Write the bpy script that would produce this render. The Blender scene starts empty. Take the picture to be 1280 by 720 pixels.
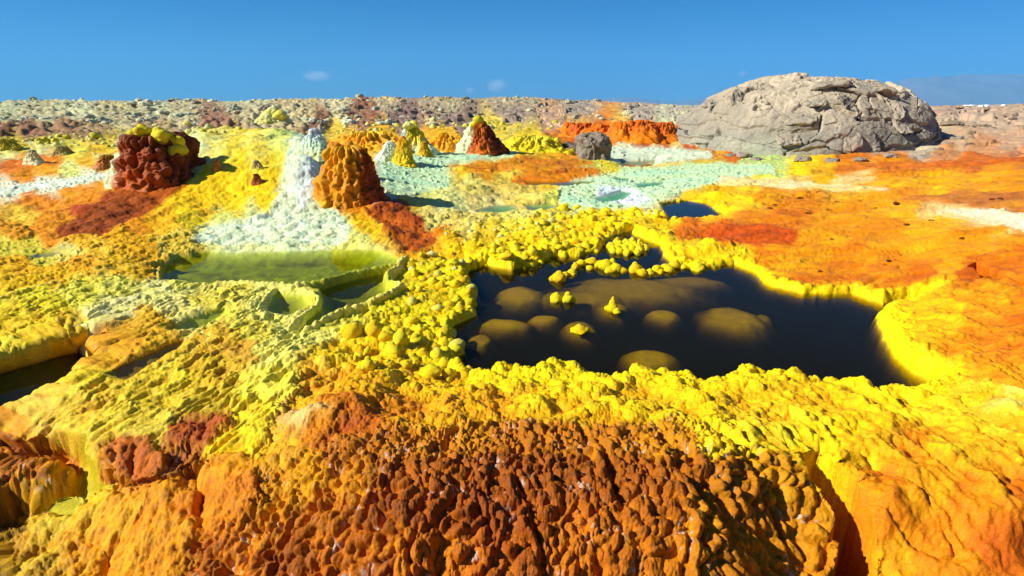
import bpy, bmesh, math, random
import numpy as np
from mathutils import Vector, Matrix, noise as mnoise

random.seed(7)
rng = np.random.default_rng(11)
SC = bpy.context.scene
COL = SC.collection

# ------------------------------------------------------------------ camera, sky, sun, exposure
EYE = 1.6
FPX = 720.0
PITCH = math.atan((360 - 133) / FPX)
cam_d = bpy.data.cameras.new('camera')
cam = bpy.data.objects.new('camera', cam_d)
COL.objects.link(cam)
cam.location = (0, 0, EYE)
cam.rotation_euler = (math.pi / 2 - PITCH, 0, 0)
cam_d.sensor_width = 36.0
cam_d.lens = 36.0 * FPX / 1280.0
cam_d.clip_start = 0.05
cam_d.clip_end = 60000
SC.camera = cam

SUN_DIR = Vector((-0.85, -0.20, 0.58)).normalized()          # towards the sun
sun_el = math.asin(SUN_DIR.z)
sun_az = math.atan2(SUN_DIR.x, SUN_DIR.y)                    # clockwise from +Y
sun_d = bpy.data.lights.new('sun', 'SUN')
sun_d.energy = 5.0
sun_d.angle = math.radians(0.5)
sun_d.color = (1.0, 0.95, 0.86)
sun = bpy.data.objects.new('sun', sun_d)
COL.objects.link(sun)
sun.rotation_euler = SUN_DIR.to_track_quat('Z', 'Y').to_euler()

world = bpy.data.worlds.new('World')
SC.world = world
world.use_nodes = True
wn = world.node_tree
wn.nodes.clear()
sky = wn.nodes.new('ShaderNodeTexSky')
sky.sky_type = 'NISHITA'
sky.sun_disc = False
sky.sun_elevation = sun_el
sky.sun_rotation = sun_az
sky.altitude = 0
sky.air_density = 1.0
sky.dust_density = 0.15
sky.ozone_density = 4.0
tcw = wn.nodes.new('ShaderNodeTexCoord')
sep = wn.nodes.new('ShaderNodeSeparateXYZ')
rampw = wn.nodes.new('ShaderNodeValToRGB')
els = [(0.0, (.30, .62, 1.30)), (.06, (.18, .58, 1.22)), (.14, (.04, .51, 1.10)), (.27, (.0, .40, .92)), (.6, (.45, .65, .85)), (1.0, (.6, .75, .85))]
cr = rampw.color_ramp
while len(cr.elements) < len(els): cr.elements.new(.5)
for e_, (p_, c_) in zip(cr.elements, els):
    e_.position = p_; e_.color = (c_[0] / 1.5, c_[1] / 1.5, c_[2] / 1.5, 1)
hsv = wn.nodes.new('ShaderNodeMix'); hsv.data_type = 'RGBA'; hsv.blend_type = 'MULTIPLY'; hsv.inputs[0].default_value = 1.0
sc15 = wn.nodes.new('ShaderNodeVectorMath'); sc15.operation = 'SCALE'; sc15.inputs['Scale'].default_value = 1.5
wn.links.new(tcw.outputs['Generated'], sep.inputs[0]); wn.links.new(sep.outputs['Z'], rampw.inputs['Fac'])
wn.links.new(rampw.outputs['Color'], hsv.inputs[7])
bg = wn.nodes.new('ShaderNodeBackground')
bg.inputs['Strength'].default_value = 0.053
wo = wn.nodes.new('ShaderNodeOutputWorld')
wn.links.new(sky.outputs[0], hsv.inputs[6])
wn.links.new(hsv.outputs[2], sc15.inputs[0])
wn.links.new(sc15.outputs[0], bg.inputs['Color'])
wn.links.new(bg.outputs[0], wo.inputs['Surface'])

SC.view_settings.view_transform = 'Standard'
SC.view_settings.look = 'None'
SC.view_settings.gamma = 1
SC.view_settings.exposure = 0.58
SC.view_settings.use_curve_mapping = False
SC.cycles.use_denoising = True
SC.cycles.max_bounces = 8
SC.cycles.volume_bounces = 3
SC.cycles.transparent_max_bounces = 12
SC.cycles.caustics_reflective = False
SC.cycles.caustics_refractive = False

# ------------------------------------------------------------------ noise helpers (numpy)
def _h(ix, iy, iz, seed):
    h = (ix.astype(np.uint32) * np.uint32(374761393) + iy.astype(np.uint32) * np.uint32(668265263)
         + iz.astype(np.uint32) * np.uint32(2147483647) + np.uint32((seed * 974634533) & 0xffffffff))
    h = (h ^ (h >> np.uint32(13))) * np.uint32(1274126177)
    h = (h ^ (h >> np.uint32(15))) * np.uint32(2246822519)
    return h ^ (h >> np.uint32(16))
def _i(a):
    return np.floor(a).astype(np.int64).astype(np.uint32)
def rnd(ix, iy, iz, seed):
    return _h(ix, iy, iz, seed).astype(np.float64) / 4294967295.0
GCOS = np.cos(np.arange(256) * np.pi / 128); GSIN = np.sin(np.arange(256) * np.pi / 128)
def three(ix, iy, iz, seed):
    h = _h(ix, iy, iz, seed)
    return (h & np.uint32(1023)) / 1023.0, ((h >> np.uint32(10)) & np.uint32(1023)) / 1023.0, (h >> np.uint32(20)) / 4095.0
def perlin2(x, y, seed=0):
    x = np.asarray(x, float); y = np.asarray(y, float)
    x0 = np.floor(x); y0 = np.floor(y); fx = x - x0; fy = y - y0
    ix = _i(x); iy = _i(y); z = np.zeros_like(ix)
    one = np.uint32(1)
    def g(ax, ay, dx, dy):
        a = _h(ax, ay, z, seed) & np.uint32(255)
        return GCOS[a] * dx + GSIN[a] * dy
    u = fx * fx * fx * (fx * (fx * 6 - 15) + 10); v = fy * fy * fy * (fy * (fy * 6 - 15) + 10)
    n00 = g(ix, iy, fx, fy); n10 = g(ix + one, iy, fx - 1, fy)
    n01 = g(ix, iy + one, fx, fy - 1); n11 = g(ix + one, iy + one, fx - 1, fy - 1)
    a = n00 + u * (n10 - n00); b = n01 + u * (n11 - n01)
    return (a + v * (b - a)) * 1.4
def fbm(x, y, seed=0, octv=4, gain=0.5, lac=2.03):
    s = 0; a = 1; t = 0
    for k in range(octv):
        s = s + a * perlin2(x, y, seed + k * 17); t += a
        x = x * lac + 13.7; y = y * lac - 7.1; a *= gain
    return s / t
def billow(x, y, seed=0, octv=4, gain=0.5):
    s = 0; a = 1; t = 0
    for k in range(octv):
        s = s + a * np.abs(perlin2(x, y, seed + k * 17)); t += a
        x = x * 2.03 + 13.7; y = y * 2.03 - 7.1; a *= gain
    return s / t
def ridged(x, y, seed=0, octv=4, gain=0.5):
    s = 0; a = 1; t = 0
    for k in range(octv):
        s = s + a * (1 - np.abs(perlin2(x, y, seed + k * 17)) * 1.6); t += a
        x = x * 2.03 + 13.7; y = y * 2.03 - 7.1; a *= gain
    return s / t
def worley2(x, y, seed=0, jit=0.9):
    """F1, F2, id of the nearest cell"""
    x = np.asarray(x, float); y = np.asarray(y, float)
    x0 = np.floor(x); y0 = np.floor(y)
    f1 = np.full(x.shape, 9.0); f2 = np.full(x.shape, 9.0); cid = np.zeros(x.shape)
    for dx in (-1, 0, 1):
        for dy in (-1, 0, 1):
            cx = x0 + dx; cy = y0 + dy
            ix = _i(cx); iy = _i(cy); z = np.zeros_like(ix)
            r1, r2, c = three(ix, iy, z, seed)
            px = cx + 0.5 + (r1 - 0.5) * jit
            py = cy + 0.5 + (r2 - 0.5) * jit
            d = np.sqrt((px - x) ** 2 + (py - y) ** 2)
            m = d < f1
            f2 = np.where(m, f1, np.minimum(f2, d))
            cid = np.where(m, c, cid)
            f1 = np.where(m, d, f1)
    return f1, f2, cid
def worley3(p, seed=0, jit=0.9):
    x0 = np.floor(p)
    n = len(p)
    f1 = np.full(n, 9.0); f2 = np.full(n, 9.0); cid = np.zeros(n); cen = np.zeros((n, 3))
    for dx in (-1, 0, 1):
        for dy in (-1, 0, 1):
            for dz in (-1, 0, 1):
                c = x0 + np.array((dx, dy, dz))
                ix, iy, iz = _i(c[:, 0]), _i(c[:, 1]), _i(c[:, 2])
                q = c + 0.5 + (np.stack(three(ix, iy, iz, seed), 1) - 0.5) * jit
                d = np.linalg.norm(q - p, axis=1)
                m = d < f1
                f2 = np.where(m, f1, np.minimum(f2, d))
                cid = np.where(m, rnd(ix, iy, iz, seed + 5), cid)
                cen[m] = q[m]
                f1 = np.where(m, d, f1)
    return f1, f2, cid, cen
def beads(x, y, seed=0, ax=.5, ay=.6, jx=.5, jy=.5, gone=.1):
    """rounded beads on a jittered lattice that merge along y; returns height 0..1 and a random value per bead"""
    x0 = np.floor(x); y0 = np.floor(y)
    best = np.zeros(x.shape); rid = np.zeros(x.shape)
    for dx in (-1, 0, 1):
        for dy in (-1, 0, 1):
            cx = x0 + dx; cy = y0 + dy
            ix = _i(cx); iy = _i(cy); z = np.zeros_like(ix)
            r1, r2, k = three(ix, iy, z, seed)
            px = cx + .5 + (r1 - .5) * jx
            py = cy + .5 + (r2 - .5) * jy
            s_ = .68 + .55 * ((k * 37.0) % 1.0)
            d2 = ((px - x) / (ax * s_)) ** 2 + ((py - y) / (ay * s_)) ** 2
            h = np.where(k > gone, (.55 + .45 * k) * np.sqrt(np.clip(1 - d2, 0, 1)), 0)
            m = h > best
            best = np.where(m, h, best); rid = np.where(m, k, rid)
    return best, rid
def sstep(a, b, x):
    t = np.clip((x - a) / (b - a), 0, 1)
    return t * t * (3 - 2 * t)
def perlin3(p, seed=0):
    """cheap 3d value noise"""
    x0 = np.floor(p); f = p - x0; f = f * f * (3 - 2 * f)
    ix, iy, iz = _i(p[:, 0]), _i(p[:, 1]), _i(p[:, 2])
    s = 0
    for a in (0, 1):
        for b in (0, 1):
            for c in (0, 1):
                w = (f[:, 0] if a else 1 - f[:, 0]) * (f[:, 1] if b else 1 - f[:, 1]) * (f[:, 2] if c else 1 - f[:, 2])
                s = s + w * rnd(ix + np.uint32(a), iy + np.uint32(b), iz + np.uint32(c), seed)
    return s * 2 - 1
def fbm3(p, seed=0, octv=4, gain=0.5):
    s = 0; a = 1; t = 0
    for k in range(octv):
        s = s + a * perlin3(p, seed + 31 * k); t += a; a *= gain; p = p * 2.03 + 5.3
    return s / t

# ------------------------------------------------------------------ survey helpers: a sight line from the viewpoint meets a level
CP, SP = math.cos(PITCH), math.sin(PITCH)
def sight(px, py):
    a = (px - 640) / FPX; b = (360 - py) / FPX
    return a, CP + b * SP, -SP + b * CP
def at(px, py, z=0.0):
    a, dy, dz = sight(px, py)
    t = (z - EYE) / dz
    return a * t, dy * t
def atd(px, py, Y):
    """point on the sight line at distance Y"""
    a, dy, dz = sight(px, py)
    t = Y / dy
    return Vector((a * t, Y, EYE + dz * t))
def mapc(x, y):
    """plan coordinates: bearing and inverse distance"""
    yy = np.maximum(y, 0.75)
    return FPX * x / yy, FPX * EYE / yy

def hexc(s):
    r = [int(s[i:i + 2], 16) / 255 for i in (0, 2, 4)]
    return [c / 12.92 if c <= 0.04045 else ((c + 0.055) / 1.055) ** 2.4 for c in r]

# raster of scattered survey points over plan coordinates
STEP = 4.0
GU = np.arange(-1560, 1561, STEP); GV = np.arange(0, 1541, STEP)
GX, GY = np.meshgrid(GU, GV)
def scatter(pts, vals, power, soft):
    P = np.array(pts, np.float32); V = np.array(vals, np.float32)
    q = np.stack([GX.ravel(), GY.ravel()], 1).astype(np.float32)
    out = np.zeros((len(q), V.shape[1]), np.float32)
    for i in range(0, len(q), 20000):
        d2 = ((q[i:i + 20000, None, :] - P[None]) ** 2 * np.array((0.6, 1.0), np.float32)).sum(2) + soft * soft
        w = d2 ** (-power / 2)
        w /= w.sum(1, keepdims=True)
        out[i:i + 20000] = w @ V
    return out.reshape(len(GV), len(GU), -1)
def sample(R, u, v):
    fu = np.clip((u - GU[0]) / STEP, 0, len(GU) - 1.001); fv = np.clip(v / STEP, 0, len(GV) - 1.001)
    i = fu.astype(int); j = fv.astype(int); a = (fu - i)[:, None]; b = (fv - j)[:, None]
    return (R[j, i] * (1 - a) + R[j, i + 1] * a) * (1 - b) + (R[j + 1, i] * (1 - a) + R[j + 1, i + 1] * a) * b

# ------------------------------------------------------------------ heights of the ground
ZP = """500 470 0.120|500 500 0.210|500 540 0.260|500 590 0.25|500 640 0.20|500 690 0.135|500 730 0.06|580 470 0.120|580 500 0.210|580 540 0.260|580 590 0.25|580 640 0.20|580 690 0.135|580 730 0.06|660 470 0.120|660 500 0.210|660 540 0.260|660 590 0.25|660 640 0.20|660 690 0.135|660 730 0.06|740 470 0.120|740 500 0.210|740 540 0.260|740 590 0.25|740 640 0.20|740 690 0.135|740 730 0.06|820 470 0.120|820 500 0.210|820 540 0.260|820 590 0.25|820 640 0.20|820 690 0.135|820 730 0.06|890 470 0.120|890 500 0.210|890 540 0.260|890 590 0.25|890 640 0.20|890 690 0.135|890 730 0.06|420 470 0.180|420 500 0.240|420 540 0.250|420 590 0.200|420 640 0.14|420 690 0.05|420 730 -0.03|350 560 0.170|340 610 0.100|320 660 0.03|300 710 -0.06|230 640 0.000|220 690 -0.100|140 680 -0.120|60 710 -0.200|20 660 -0.160|100 625 -0.140|150 640 -0.060|960 500 0.180|950 560 0.220|955 620 0.140|960 680 0.000|970 725 -0.100|1010 700 -0.060|1000 600 0.140
40 590 -.04|20 560 -.02|130 580 .05|200 560 .10|150 520 .11|60 525 .04|250 450 .14|330 500 .18|370 440 .20|430 450 .20|420 500 .25|520 480 .19|500 430 .12|560 440 .08|570 480 .13|560 400 .05|520 390 .07|500 360 .08|540 345 .06|580 330 .06
930 470 .13|1000 500 .17|1060 490 .13|1060 530 .19|1100 520 .19|1140 500 .13|1150 560 .20|1140 610 .16|1100 660 .05|1120 710 -.06|1200 700 .0|1280 690 .04|1220 650 .12|1280 630 .20|1280 560 .25|1220 500 .20|1180 470 .13|1240 440 .20|1280 400 .28|1200 400 .17|1150 385 .12|1220 370 .2|1280 350 .26
1130 355 .07|1060 345 .05|1000 345 .05|950 325 .05|900 310 .06|860 300 .05|1000 300 .12|1080 315 .14|1180 330 .20|1220 345 .2|1280 310 .34|1180 300 .28|1280 270 .42|1130 270 .28|1000 270 .17|950 285 .11|940 250 .14|1000 235 .15|1100 235 .28|1200 240 .38|1280 230 .5|1280 205 .45|1180 205 .3|1080 210 .18|1000 208 .1
920 230 .08|900 245 .06|860 235 .05|820 240 .05|780 262 .05|740 285 .06|700 300 .07|660 310 .07|620 305 .08|740 265 .07|690 275 .08|640 280 .08|580 300 .09|600 275 .10|560 265 .12|620 245 .08|680 245 .05|740 235 .04|800 220 .03|850 205 .03|780 200 .04|700 225 .10|660 210 .14|600 210 .12|640 195 .13|700 190 .12|560 215 .14|530 230 .14|500 240 .16|480 215 .2|520 200 .18|560 190 .2
490 270 .15|520 290 .12|500 310 .11|440 300 .14|400 320 .11|440 340 .1|500 335 .09|350 330 .11|250 330 .12|200 350 .13|300 360 .1|420 365 .07|350 380 .09|400 400 .11|440 410 .1|300 400 .12|250 410 .12|200 430 .11|170 470 .11|260 430 .13|280 480 .15|220 500 .12|0 400 .12|60 410 .13|110 415 .12|160 415 .11|0 370 .14|80 370 .15|160 370 .16|200 380 .16|130 400 .15|0 320 .16|60 315 .16|0 345 .17|100 330 .18|180 330 .17|200 308 .17|0 335 .17|250 300 0.13|250 285 0.15|250 270 0.19|250 255 0.25|250 240 0.34|250 225 0.46|250 212 0.60|250 200 0.73|250 190 0.85|250 180 0.95|250 170 1.03|250 160 1.13|250 153 1.20|285 300 0.13|285 285 0.15|285 270 0.19|285 255 0.25|285 240 0.34|285 225 0.46|285 212 0.60|285 200 0.73|285 190 0.85|285 180 0.95|285 170 1.03|285 160 1.13|285 153 1.20|320 300 0.13|320 285 0.15|320 270 0.19|320 255 0.25|320 240 0.34|320 225 0.46|320 212 0.60|320 200 0.73|320 190 0.85|320 180 0.95|320 170 1.03|320 160 1.13|320 153 1.20|355 300 0.13|355 285 0.15|355 270 0.19|355 255 0.25|355 240 0.34|355 225 0.46|355 212 0.60|355 200 0.73|355 190 0.85|355 180 0.95|355 170 1.03|355 160 1.13|355 153 1.20|385 300 0.13|385 285 0.15|385 270 0.19|385 255 0.25|385 240 0.34|385 225 0.46|385 212 0.60|385 200 0.73|385 190 0.85|385 180 0.95|385 170 1.03|100 300 0.19|100 280 0.23|100 260 0.29|100 240 0.35|100 220 0.42|100 200 0.49|100 187 0.53|150 300 0.19|150 280 0.23|150 260 0.29|150 240 0.35|150 220 0.42|150 200 0.49|150 187 0.53|0 300 0.18|0 280 0.22|0 260 0.27|0 240 0.32|0 220 0.38|0 200 0.45|0 186 0.49|50 300 0.18|50 280 0.22|50 260 0.27|50 240 0.32|50 220 0.38|50 200 0.45|50 186 0.49|445 292 0.14|445 275 0.16|445 255 0.20|445 238 0.25|445 220 0.31|445 200 0.38|445 185 0.44|445 174 0.46|480 292 0.14|480 275 0.16|480 255 0.20|480 238 0.25|480 220 0.31|480 200 0.38|480 185 0.44|480 174 0.46|200 300 0.15|225 300 0.18|415 300 0.13|200 280 0.18|225 280 0.21|415 280 0.15|200 260 0.25|225 260 0.28|415 260 0.21|200 240 0.33|225 240 0.36|415 240 0.28|200 222 0.46|225 222 0.49|415 222 0.39|200 205 0.62|225 205 0.65|415 205 0.53|200 190 0.75|225 190 0.78|415 190 0.64|200 178 0.82|225 178 0.85|415 178 0.70|540 180 .3|600 185 .24|650 180 .2|740 185 .14|800 180 .14|860 185 .08|920 190 .06|700 172 .3|620 172 .36|540 170 .4|800 165 .35|850 158 .45|900 165 .3"""
zp = []; zv = []
for tok in ZP.replace('\n', '|').split('|'):
    px, py, z = map(float, tok.split())
    x, y = at(px, py, z)
    u, v = mapc(x, y); zp.append((u, v)); zv.append((z,))
FAR = {  # bearing: (distance, height) ...
    -900: [(12, .4), (18, .6), (24, .75), (34, 1.0), (46, 1.5), (60, 1.95), (90, 1.6), (140, -1)],
    -300: [(12, .4), (18, .6), (24, .75), (34, 1.0), (46, 1.5), (60, 1.95), (90, 1.6), (140, -1)],
    0: [(12, .45), (16, .55), (22, .65), (30, .85), (42, 1.35), (58, 1.93), (85, 1.5), (140, -1)],
    150: [(12, .55), (18, .6), (24, .75), (34, 1.1), (46, 1.6), (60, 1.98), (85, 1.6), (140, -1)],
    250: [(12, 1.08), (13, 1.14), (15.5, .62), (18, .6), (24, .75), (34, 1.1), (46, 1.6), (60, 2.0), (85, 1.6), (140, -1)],
    330: [(12, 1.10), (13, 1.18), (15.5, .62), (17, .6), (24, .72), (34, 1.1), (46, 1.6), (60, 2.0), (85, 1.6), (140, -1)],
    450: [(12, .42), (17, .5), (22, .6), (30, .9), (42, 1.55), (58, 2.2), (85, 1.8), (140, -1)],
    600: [(12, .16), (16, .3), (20, .45), (28, .78), (38, 1.2), (50, 2.0), (62, 2.4), (90, 1.8), (140, -1)],
    750: [(12, .10), (16, .14), (20, .25), (24, .45), (32, .72), (42, 1.2), (54, 1.85), (64, 2.12), (90, 1.5), (140, -1)],
    850: [(12, .07), (17, .10), (21, .28), (26, .52), (34, .85), (44, 1.4), (56, 1.72), (90, 1.2), (140, -1)],
    960: [(12, .10), (17, .12), (20, .16), (24, .3), (32, .7), (45, 1.2), (60, 1.5), (90, 1.2), (140, -1)],
    1100: [(12, .26), (16, .3), (20, .32), (26, .65), (36, 1.1), (50, 1.5), (70, 1.5), (140, -1)],
    1200: [(12, .42), (17, .45), (20, .58), (26, .95), (34, 1.3), (44, 1.55), (60, 1.62), (90, 1.3), (140, -1)],
    1300: [(12, .5), (16, .55), (19, .75), (26, 1.15), (34, 1.45), (44, 1.62), (60, 1.68), (90, 1.4), (140, -1)],
    1600: [(12, .6), (19, .8), (30, 1.4), (50, 1.8), (140, -1)], 2200: [(12, .6), (19, .8), (30, 1.4), (50, 1.8), (140, -1)]}
fx = np.array(sorted(FAR)); fd = np.log(np.linspace(10, 160, 400))
FT = np.array([np.interp(fd, np.log([p[0] for p in FAR[k]]), [p[1] for p in FAR[k]]) for k in fx])
def farz(u, y):
    ub = np.clip(u + 640, fx[0], fx[-1] - 1e-6)
    i = np.clip(np.searchsorted(fx, ub, 'right') - 1, 0, len(fx) - 2); t = (ub - fx[i]) / (fx[i + 1] - fx[i]); t = t * t * (3 - 2 * t)
    j = (np.exp(np.log(np.clip(y, 10, 159.9))) - 10) / 150 * 399
    j0 = np.clip(j.astype(int), 0, 398); f = j - j0
    A = FT[i, j0] * (1 - f) + FT[i, j0 + 1] * f; B = FT[i + 1, j0] * (1 - f) + FT[i + 1, j0 + 1] * f
    return A * (1 - t) + B * t
for (px, Y, z) in [(1600, 8, .55), (1600, 4, .4), (1600, 2.5, .3), (-300, 8, .3), (-300, 5, .2), (-300, 3, .1), (-300, 2, -.05)] + [(k, 13, FAR[k][0][1]) for k in FAR]:
    u, v = mapc((px - 640) / FPX * Y, Y); zp.append((u, v)); zv.append((z,))
for u in (-1400, -700, 0, 700, 1400):
    zp.append((u, 1400)); zv.append((-.35,))
def smooth_fit(pts, vals, c, lam):
    """multiquadric surface through survey heights, evaluated on the plan raster"""
    P = np.array(pts, float); V = np.array(vals, float)
    _, keep = np.unique(np.round(P / 3), axis=0, return_index=True); P = P[keep]; V = V[keep]
    n = len(P); S = np.array((.8, 1.0))
    d = np.sqrt((((P[:, None] - P[None]) * S) ** 2).sum(2) + c * c)
    A = np.zeros((n + 1, n + 1)); A[:n, :n] = -d + lam * np.eye(n); A[:n, n] = 1; A[n, :n] = 1
    w = np.linalg.solve(A, np.vstack([V, np.zeros((1, V.shape[1]))]))
    q = np.stack([GX.ravel(), GY.ravel()], 1); out = np.zeros((len(q), V.shape[1]))
    for i in range(0, len(q), 20000):
        out[i:i + 20000] = -np.sqrt((((q[i:i + 20000, None] - P[None]) * S) ** 2).sum(2) + c * c) @ w[:n] + w[n]
    return out.reshape(len(GV), len(GU), -1)
RZ = smooth_fit(zp, zv, 12.0, 9.0)
def macro(x, y):
    x = np.atleast_1d(np.asarray(x, float)); y = np.atleast_1d(np.asarray(y, float))
    u, v = mapc(x, y)
    k = sstep(12, 15.5, y)
    return sample(RZ, u, v)[:, 0] * (1 - k) + farz(u, y) * k
MARCH = np.exp(np.linspace(math.log(.9), math.log(78), 420))
def land(px, py):
    """where the sight lines first meet the ground"""
    px = np.atleast_1d(np.asarray(px, float)); py = np.atleast_1d(np.asarray(py, float))
    a, dy, dz = sight(px, py)
    a = a * np.ones_like(dy)
    Yg = np.ones(len(px))[:, None] * MARCH[None]
    Xg = (a / dy)[:, None] * Yg; Zg = EYE + (dz / dy)[:, None] * Yg
    gap_ = Zg - macro(Xg.ravel(), Yg.ravel()).reshape(Zg.shape)
    hit = gap_ < 0
    k = np.where(hit.any(1), hit.argmax(1), np.argmin(gap_, axis=1))
    k0 = np.maximum(k - 1, 0); r = np.arange(len(px))
    g0, g1 = gap_[r, k0], gap_[r, k]
    t = np.where(hit.any(1) & (k > 0), np.clip(g0 / (g0 - g1 + 1e-9), 0, 1), 1.0)
    Yh = MARCH[k0] * (1 - t) + MARCH[k] * t
    return a / dy * Yh, Yh

# ------------------------------------------------------------------ ponds (outline points and level), carved gullies, raised shelves
MAIN = [(597, 370), (582, 340), (607, 331), (640, 337), (672, 332), (690, 321), (722, 320), (752, 312), (754, 304), (768, 294), (792, 287), (794, 294), (825, 306), (830, 319), (846, 330),
        (880, 335), (917, 330), (945, 341), (960, 355), (1005, 367), (1062, 366), (1105, 380), (1132, 376), (1162, 375), (1150, 383), (1105, 385), (1097, 402), (1107, 427), (1125, 452), (1160, 477), (1178, 491)]
MAINN = [(1142, 485), (1095, 486), (1082, 489), (1045, 474), (1015, 474), (985, 465), (960, 462), (937, 456), (915, 457), (890, 477), (865, 467), (802, 461), (777, 468), (772, 476), (747, 472), (740, 457), (695, 446), (665, 461),
         (640, 456), (617, 460), (592, 465), (565, 441), (580, 427), (562, 412), (568, 395), (592, 384)]
def ring(pts, z): return [at(a, b, z) for a, b in pts]
PONDS = [  # name, level, depth, bank width, outline (world), floor colour, clarity, label
    ('main', 0.0, .62, .03, ring(MAIN, 0) + ring(MAINN, .075), '6a5a10', 1),
    ('back', 0.0, .45, .05, ring([(829, 255), (860, 251), (880, 253), (895, 262), (907, 269), (898, 273), (860, 276), (838, 275), (826, 268)], 0), '3a4420', 1),
    ('green', .10, .10, .04, ring([(320, 315), (420, 312), (470, 312), (510, 324), (495, 331), (445, 340), (405, 352), (365, 356), (320, 355), (270, 355), (235, 353), (200, 352), (207, 333), (225, 320), (260, 315)], .10), '9a9a10', 0),
    ('olive', .065, .12, .04, ring([(495, 336), (485, 347), (498, 357), (482, 374), (450, 385), (420, 394), (395, 410), (372, 420), (384, 400), (404, 386), (402, 366), (376, 360), (420, 351), (460, 342)], .065), '6e5e10', 0),
    ('small', .08, .10, .03, ring([(345, 366), (380, 368), (388, 382), (360, 396), (335, 393), (337, 378)], .08), '5a4c10', 0),
    ('blue', .105, .08, .03, ring([(132, 468), (155, 456), (178, 446), (205, 432), (232, 425), (222, 440), (184, 460), (158, 476)], .105), '3a464c', 0),
    ('lime', .115, .09, .03, ring([(212, 410), (240, 398), (282, 385), (288, 390), (252, 410), (225, 414)], .115), 'a09c10', 0),
    ('brown', -.03, .10, .035, ring([(-60, 478), (-10, 466), (40, 452), (85, 437), (118, 430)], -.03) + ring([(142, 442), (112, 462), (78, 487), (40, 505), (0, 522), (-60, 545)], .07), '5a3a08', 0),
    ('tiny', .15, .06, .03, ring([(36, 322), (50, 316), (78, 315), (72, 319), (55, 323)], .15), '9a8a20', 0),
    ('mint', .035, .05, .03, ring([(592, 262), (612, 257), (640, 256), (650, 260), (628, 266), (602, 268)], .035), '80b890', 0),
    ('mint', .035, .05, .03, ring([(655, 255), (690, 253), (698, 262), (680, 265), (660, 263)], .035), '6fb098', 0),
    ('mint', .02, .04, .03, ring([(742, 247), (775, 238), (792, 240), (780, 250), (756, 254)], .02), '58c4a8', 0),
    ('mint', .02, .04, .03, ring([(770, 221), (786, 222), (786, 228), (768, 227)], .02), '50a890', 0),
    ('mint', .02, .04, .03, ring([(795, 229), (830, 227), (826, 233), (798, 235)], .02), '60c8a4', 0),
    ('mint', .02, .04, .03, ring([(775, 202), (820, 200), (816, 210), (780, 211)], .02), 'b06a10', 0),
    ('ochre', .05, .06, .03, ring([(655, 226), (700, 227), (745, 226), (735, 231), (690, 233), (660, 231)], .05), '6a6a20', 0),
]
SUNK = [  # mounds under the surface of the main pond: centre px, half width px, half height px, top depth
    (650, 367, 38, 16, .05), (632, 403, 44, 10, .05), (680, 398, 26, 8, .06), (790, 360, 105, 20, .07), (860, 352, 60, 9, .08), (740, 372, 60, 13, .08), (918, 397, 48, 20, .06), (830, 393, 24, 10, .06), (726, 410, 26, 14, .08),
    (815, 447, 42, 16, .07), (765, 385, 26, 12, .07), (705, 372, 40, 12, .08), (600, 425, 20, 10, .09), (1055, 372, 40, 4, .09), (955, 400, 12, 8, .12)]
CARVE = [  # outline px, level of outline, floor height, bank width
    ([(990, 562), (1026, 568), (1058, 588), (1080, 612), (1096, 645), (1106, 690), (1110, 740), (1022, 740), (1034, 690), (1034, 640), (1010, 598)], .16, .55, .02),
    ([(-60, 640), (-60, 552), (0, 552), (60, 545), (112, 548), (116, 575), (135, 598), (190, 598), (262, 572), (262, 583), (190, 612), (130, 612), (90, 625), (40, 655), (0, 668), (-60, 690)], .03, .16, .035),
    ([(1205, 332), (1222, 326), (1250, 338), (1285, 350), (1285, 358), (1250, 348), (1225, 346)], .24, .18, .03),
    ([(85, 414), (110, 399), (150, 408), (150, 416), (118, 424), (106, 430)], .10, .11, .03),
]
SHELF = [  # outline px, level, top height, edge width
    ([(-60, 590), (-60, 545), (0, 541), (40, 545), (52, 556), (72, 553), (88, 566), (88, 585), (70, 602), (45, 612), (20, 606), (-20, 620)], .0, -.03, .03),
]

def sdist(x, y, poly):
    """signed distance in metres, negative inside; 9 far away"""
    P = np.array(poly)
    out = np.full(x.shape, 9.0)
    m = (x > P[:, 0].min() - .8) & (x < P[:, 0].max() + .8) & (y > P[:, 1].min() - .8) & (y < P[:, 1].max() + .8)
    xs, ys = x[m], y[m]
    d = np.full(xs.shape, 1e9); ins = np.zeros(xs.shape, bool)
    for i in range(len(P)):
        ax, ay = P[i - 1]; bx, by = P[i]
        ex, ey = bx - ax, by - ay
        t = np.clip(((xs - ax) * ex + (ys - ay) * ey) / (ex * ex + ey * ey + 1e-12), 0, 1)
        d = np.minimum(d, np.hypot(xs - ax - t * ex, ys - ay - t * ey))
        c = ((ay > ys) != (by > ys)) & (xs < (bx - ax) * (ys - ay) / (by - ay + 1e-12) + ax)
        ins ^= c
    out[m] = np.where(ins, -d, d)
    return out
def pdist(x, y, line, pad=.5):
    P = np.array(line)
    out = np.full(x.shape, 9.0)
    m = (x > P[:, 0].min() - pad) & (x < P[:, 0].max() + pad) & (y > P[:, 1].min() - pad) & (y < P[:, 1].max() + pad)
    xs, ys = x[m], y[m]; d = np.full(xs.shape, 9.0)
    for i in range(1, len(P)):
        ax, ay = P[i - 1]; bx, by = P[i]; ex, ey = bx - ax, by - ay
        t = np.clip(((xs - ax) * ex + (ys - ay) * ey) / (ex * ex + ey * ey + 1e-12), 0, 1)
        d = np.minimum(d, np.hypot(xs - ax - t * ex, ys - ay - t * ey))
    out[m] = d
    return out

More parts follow.
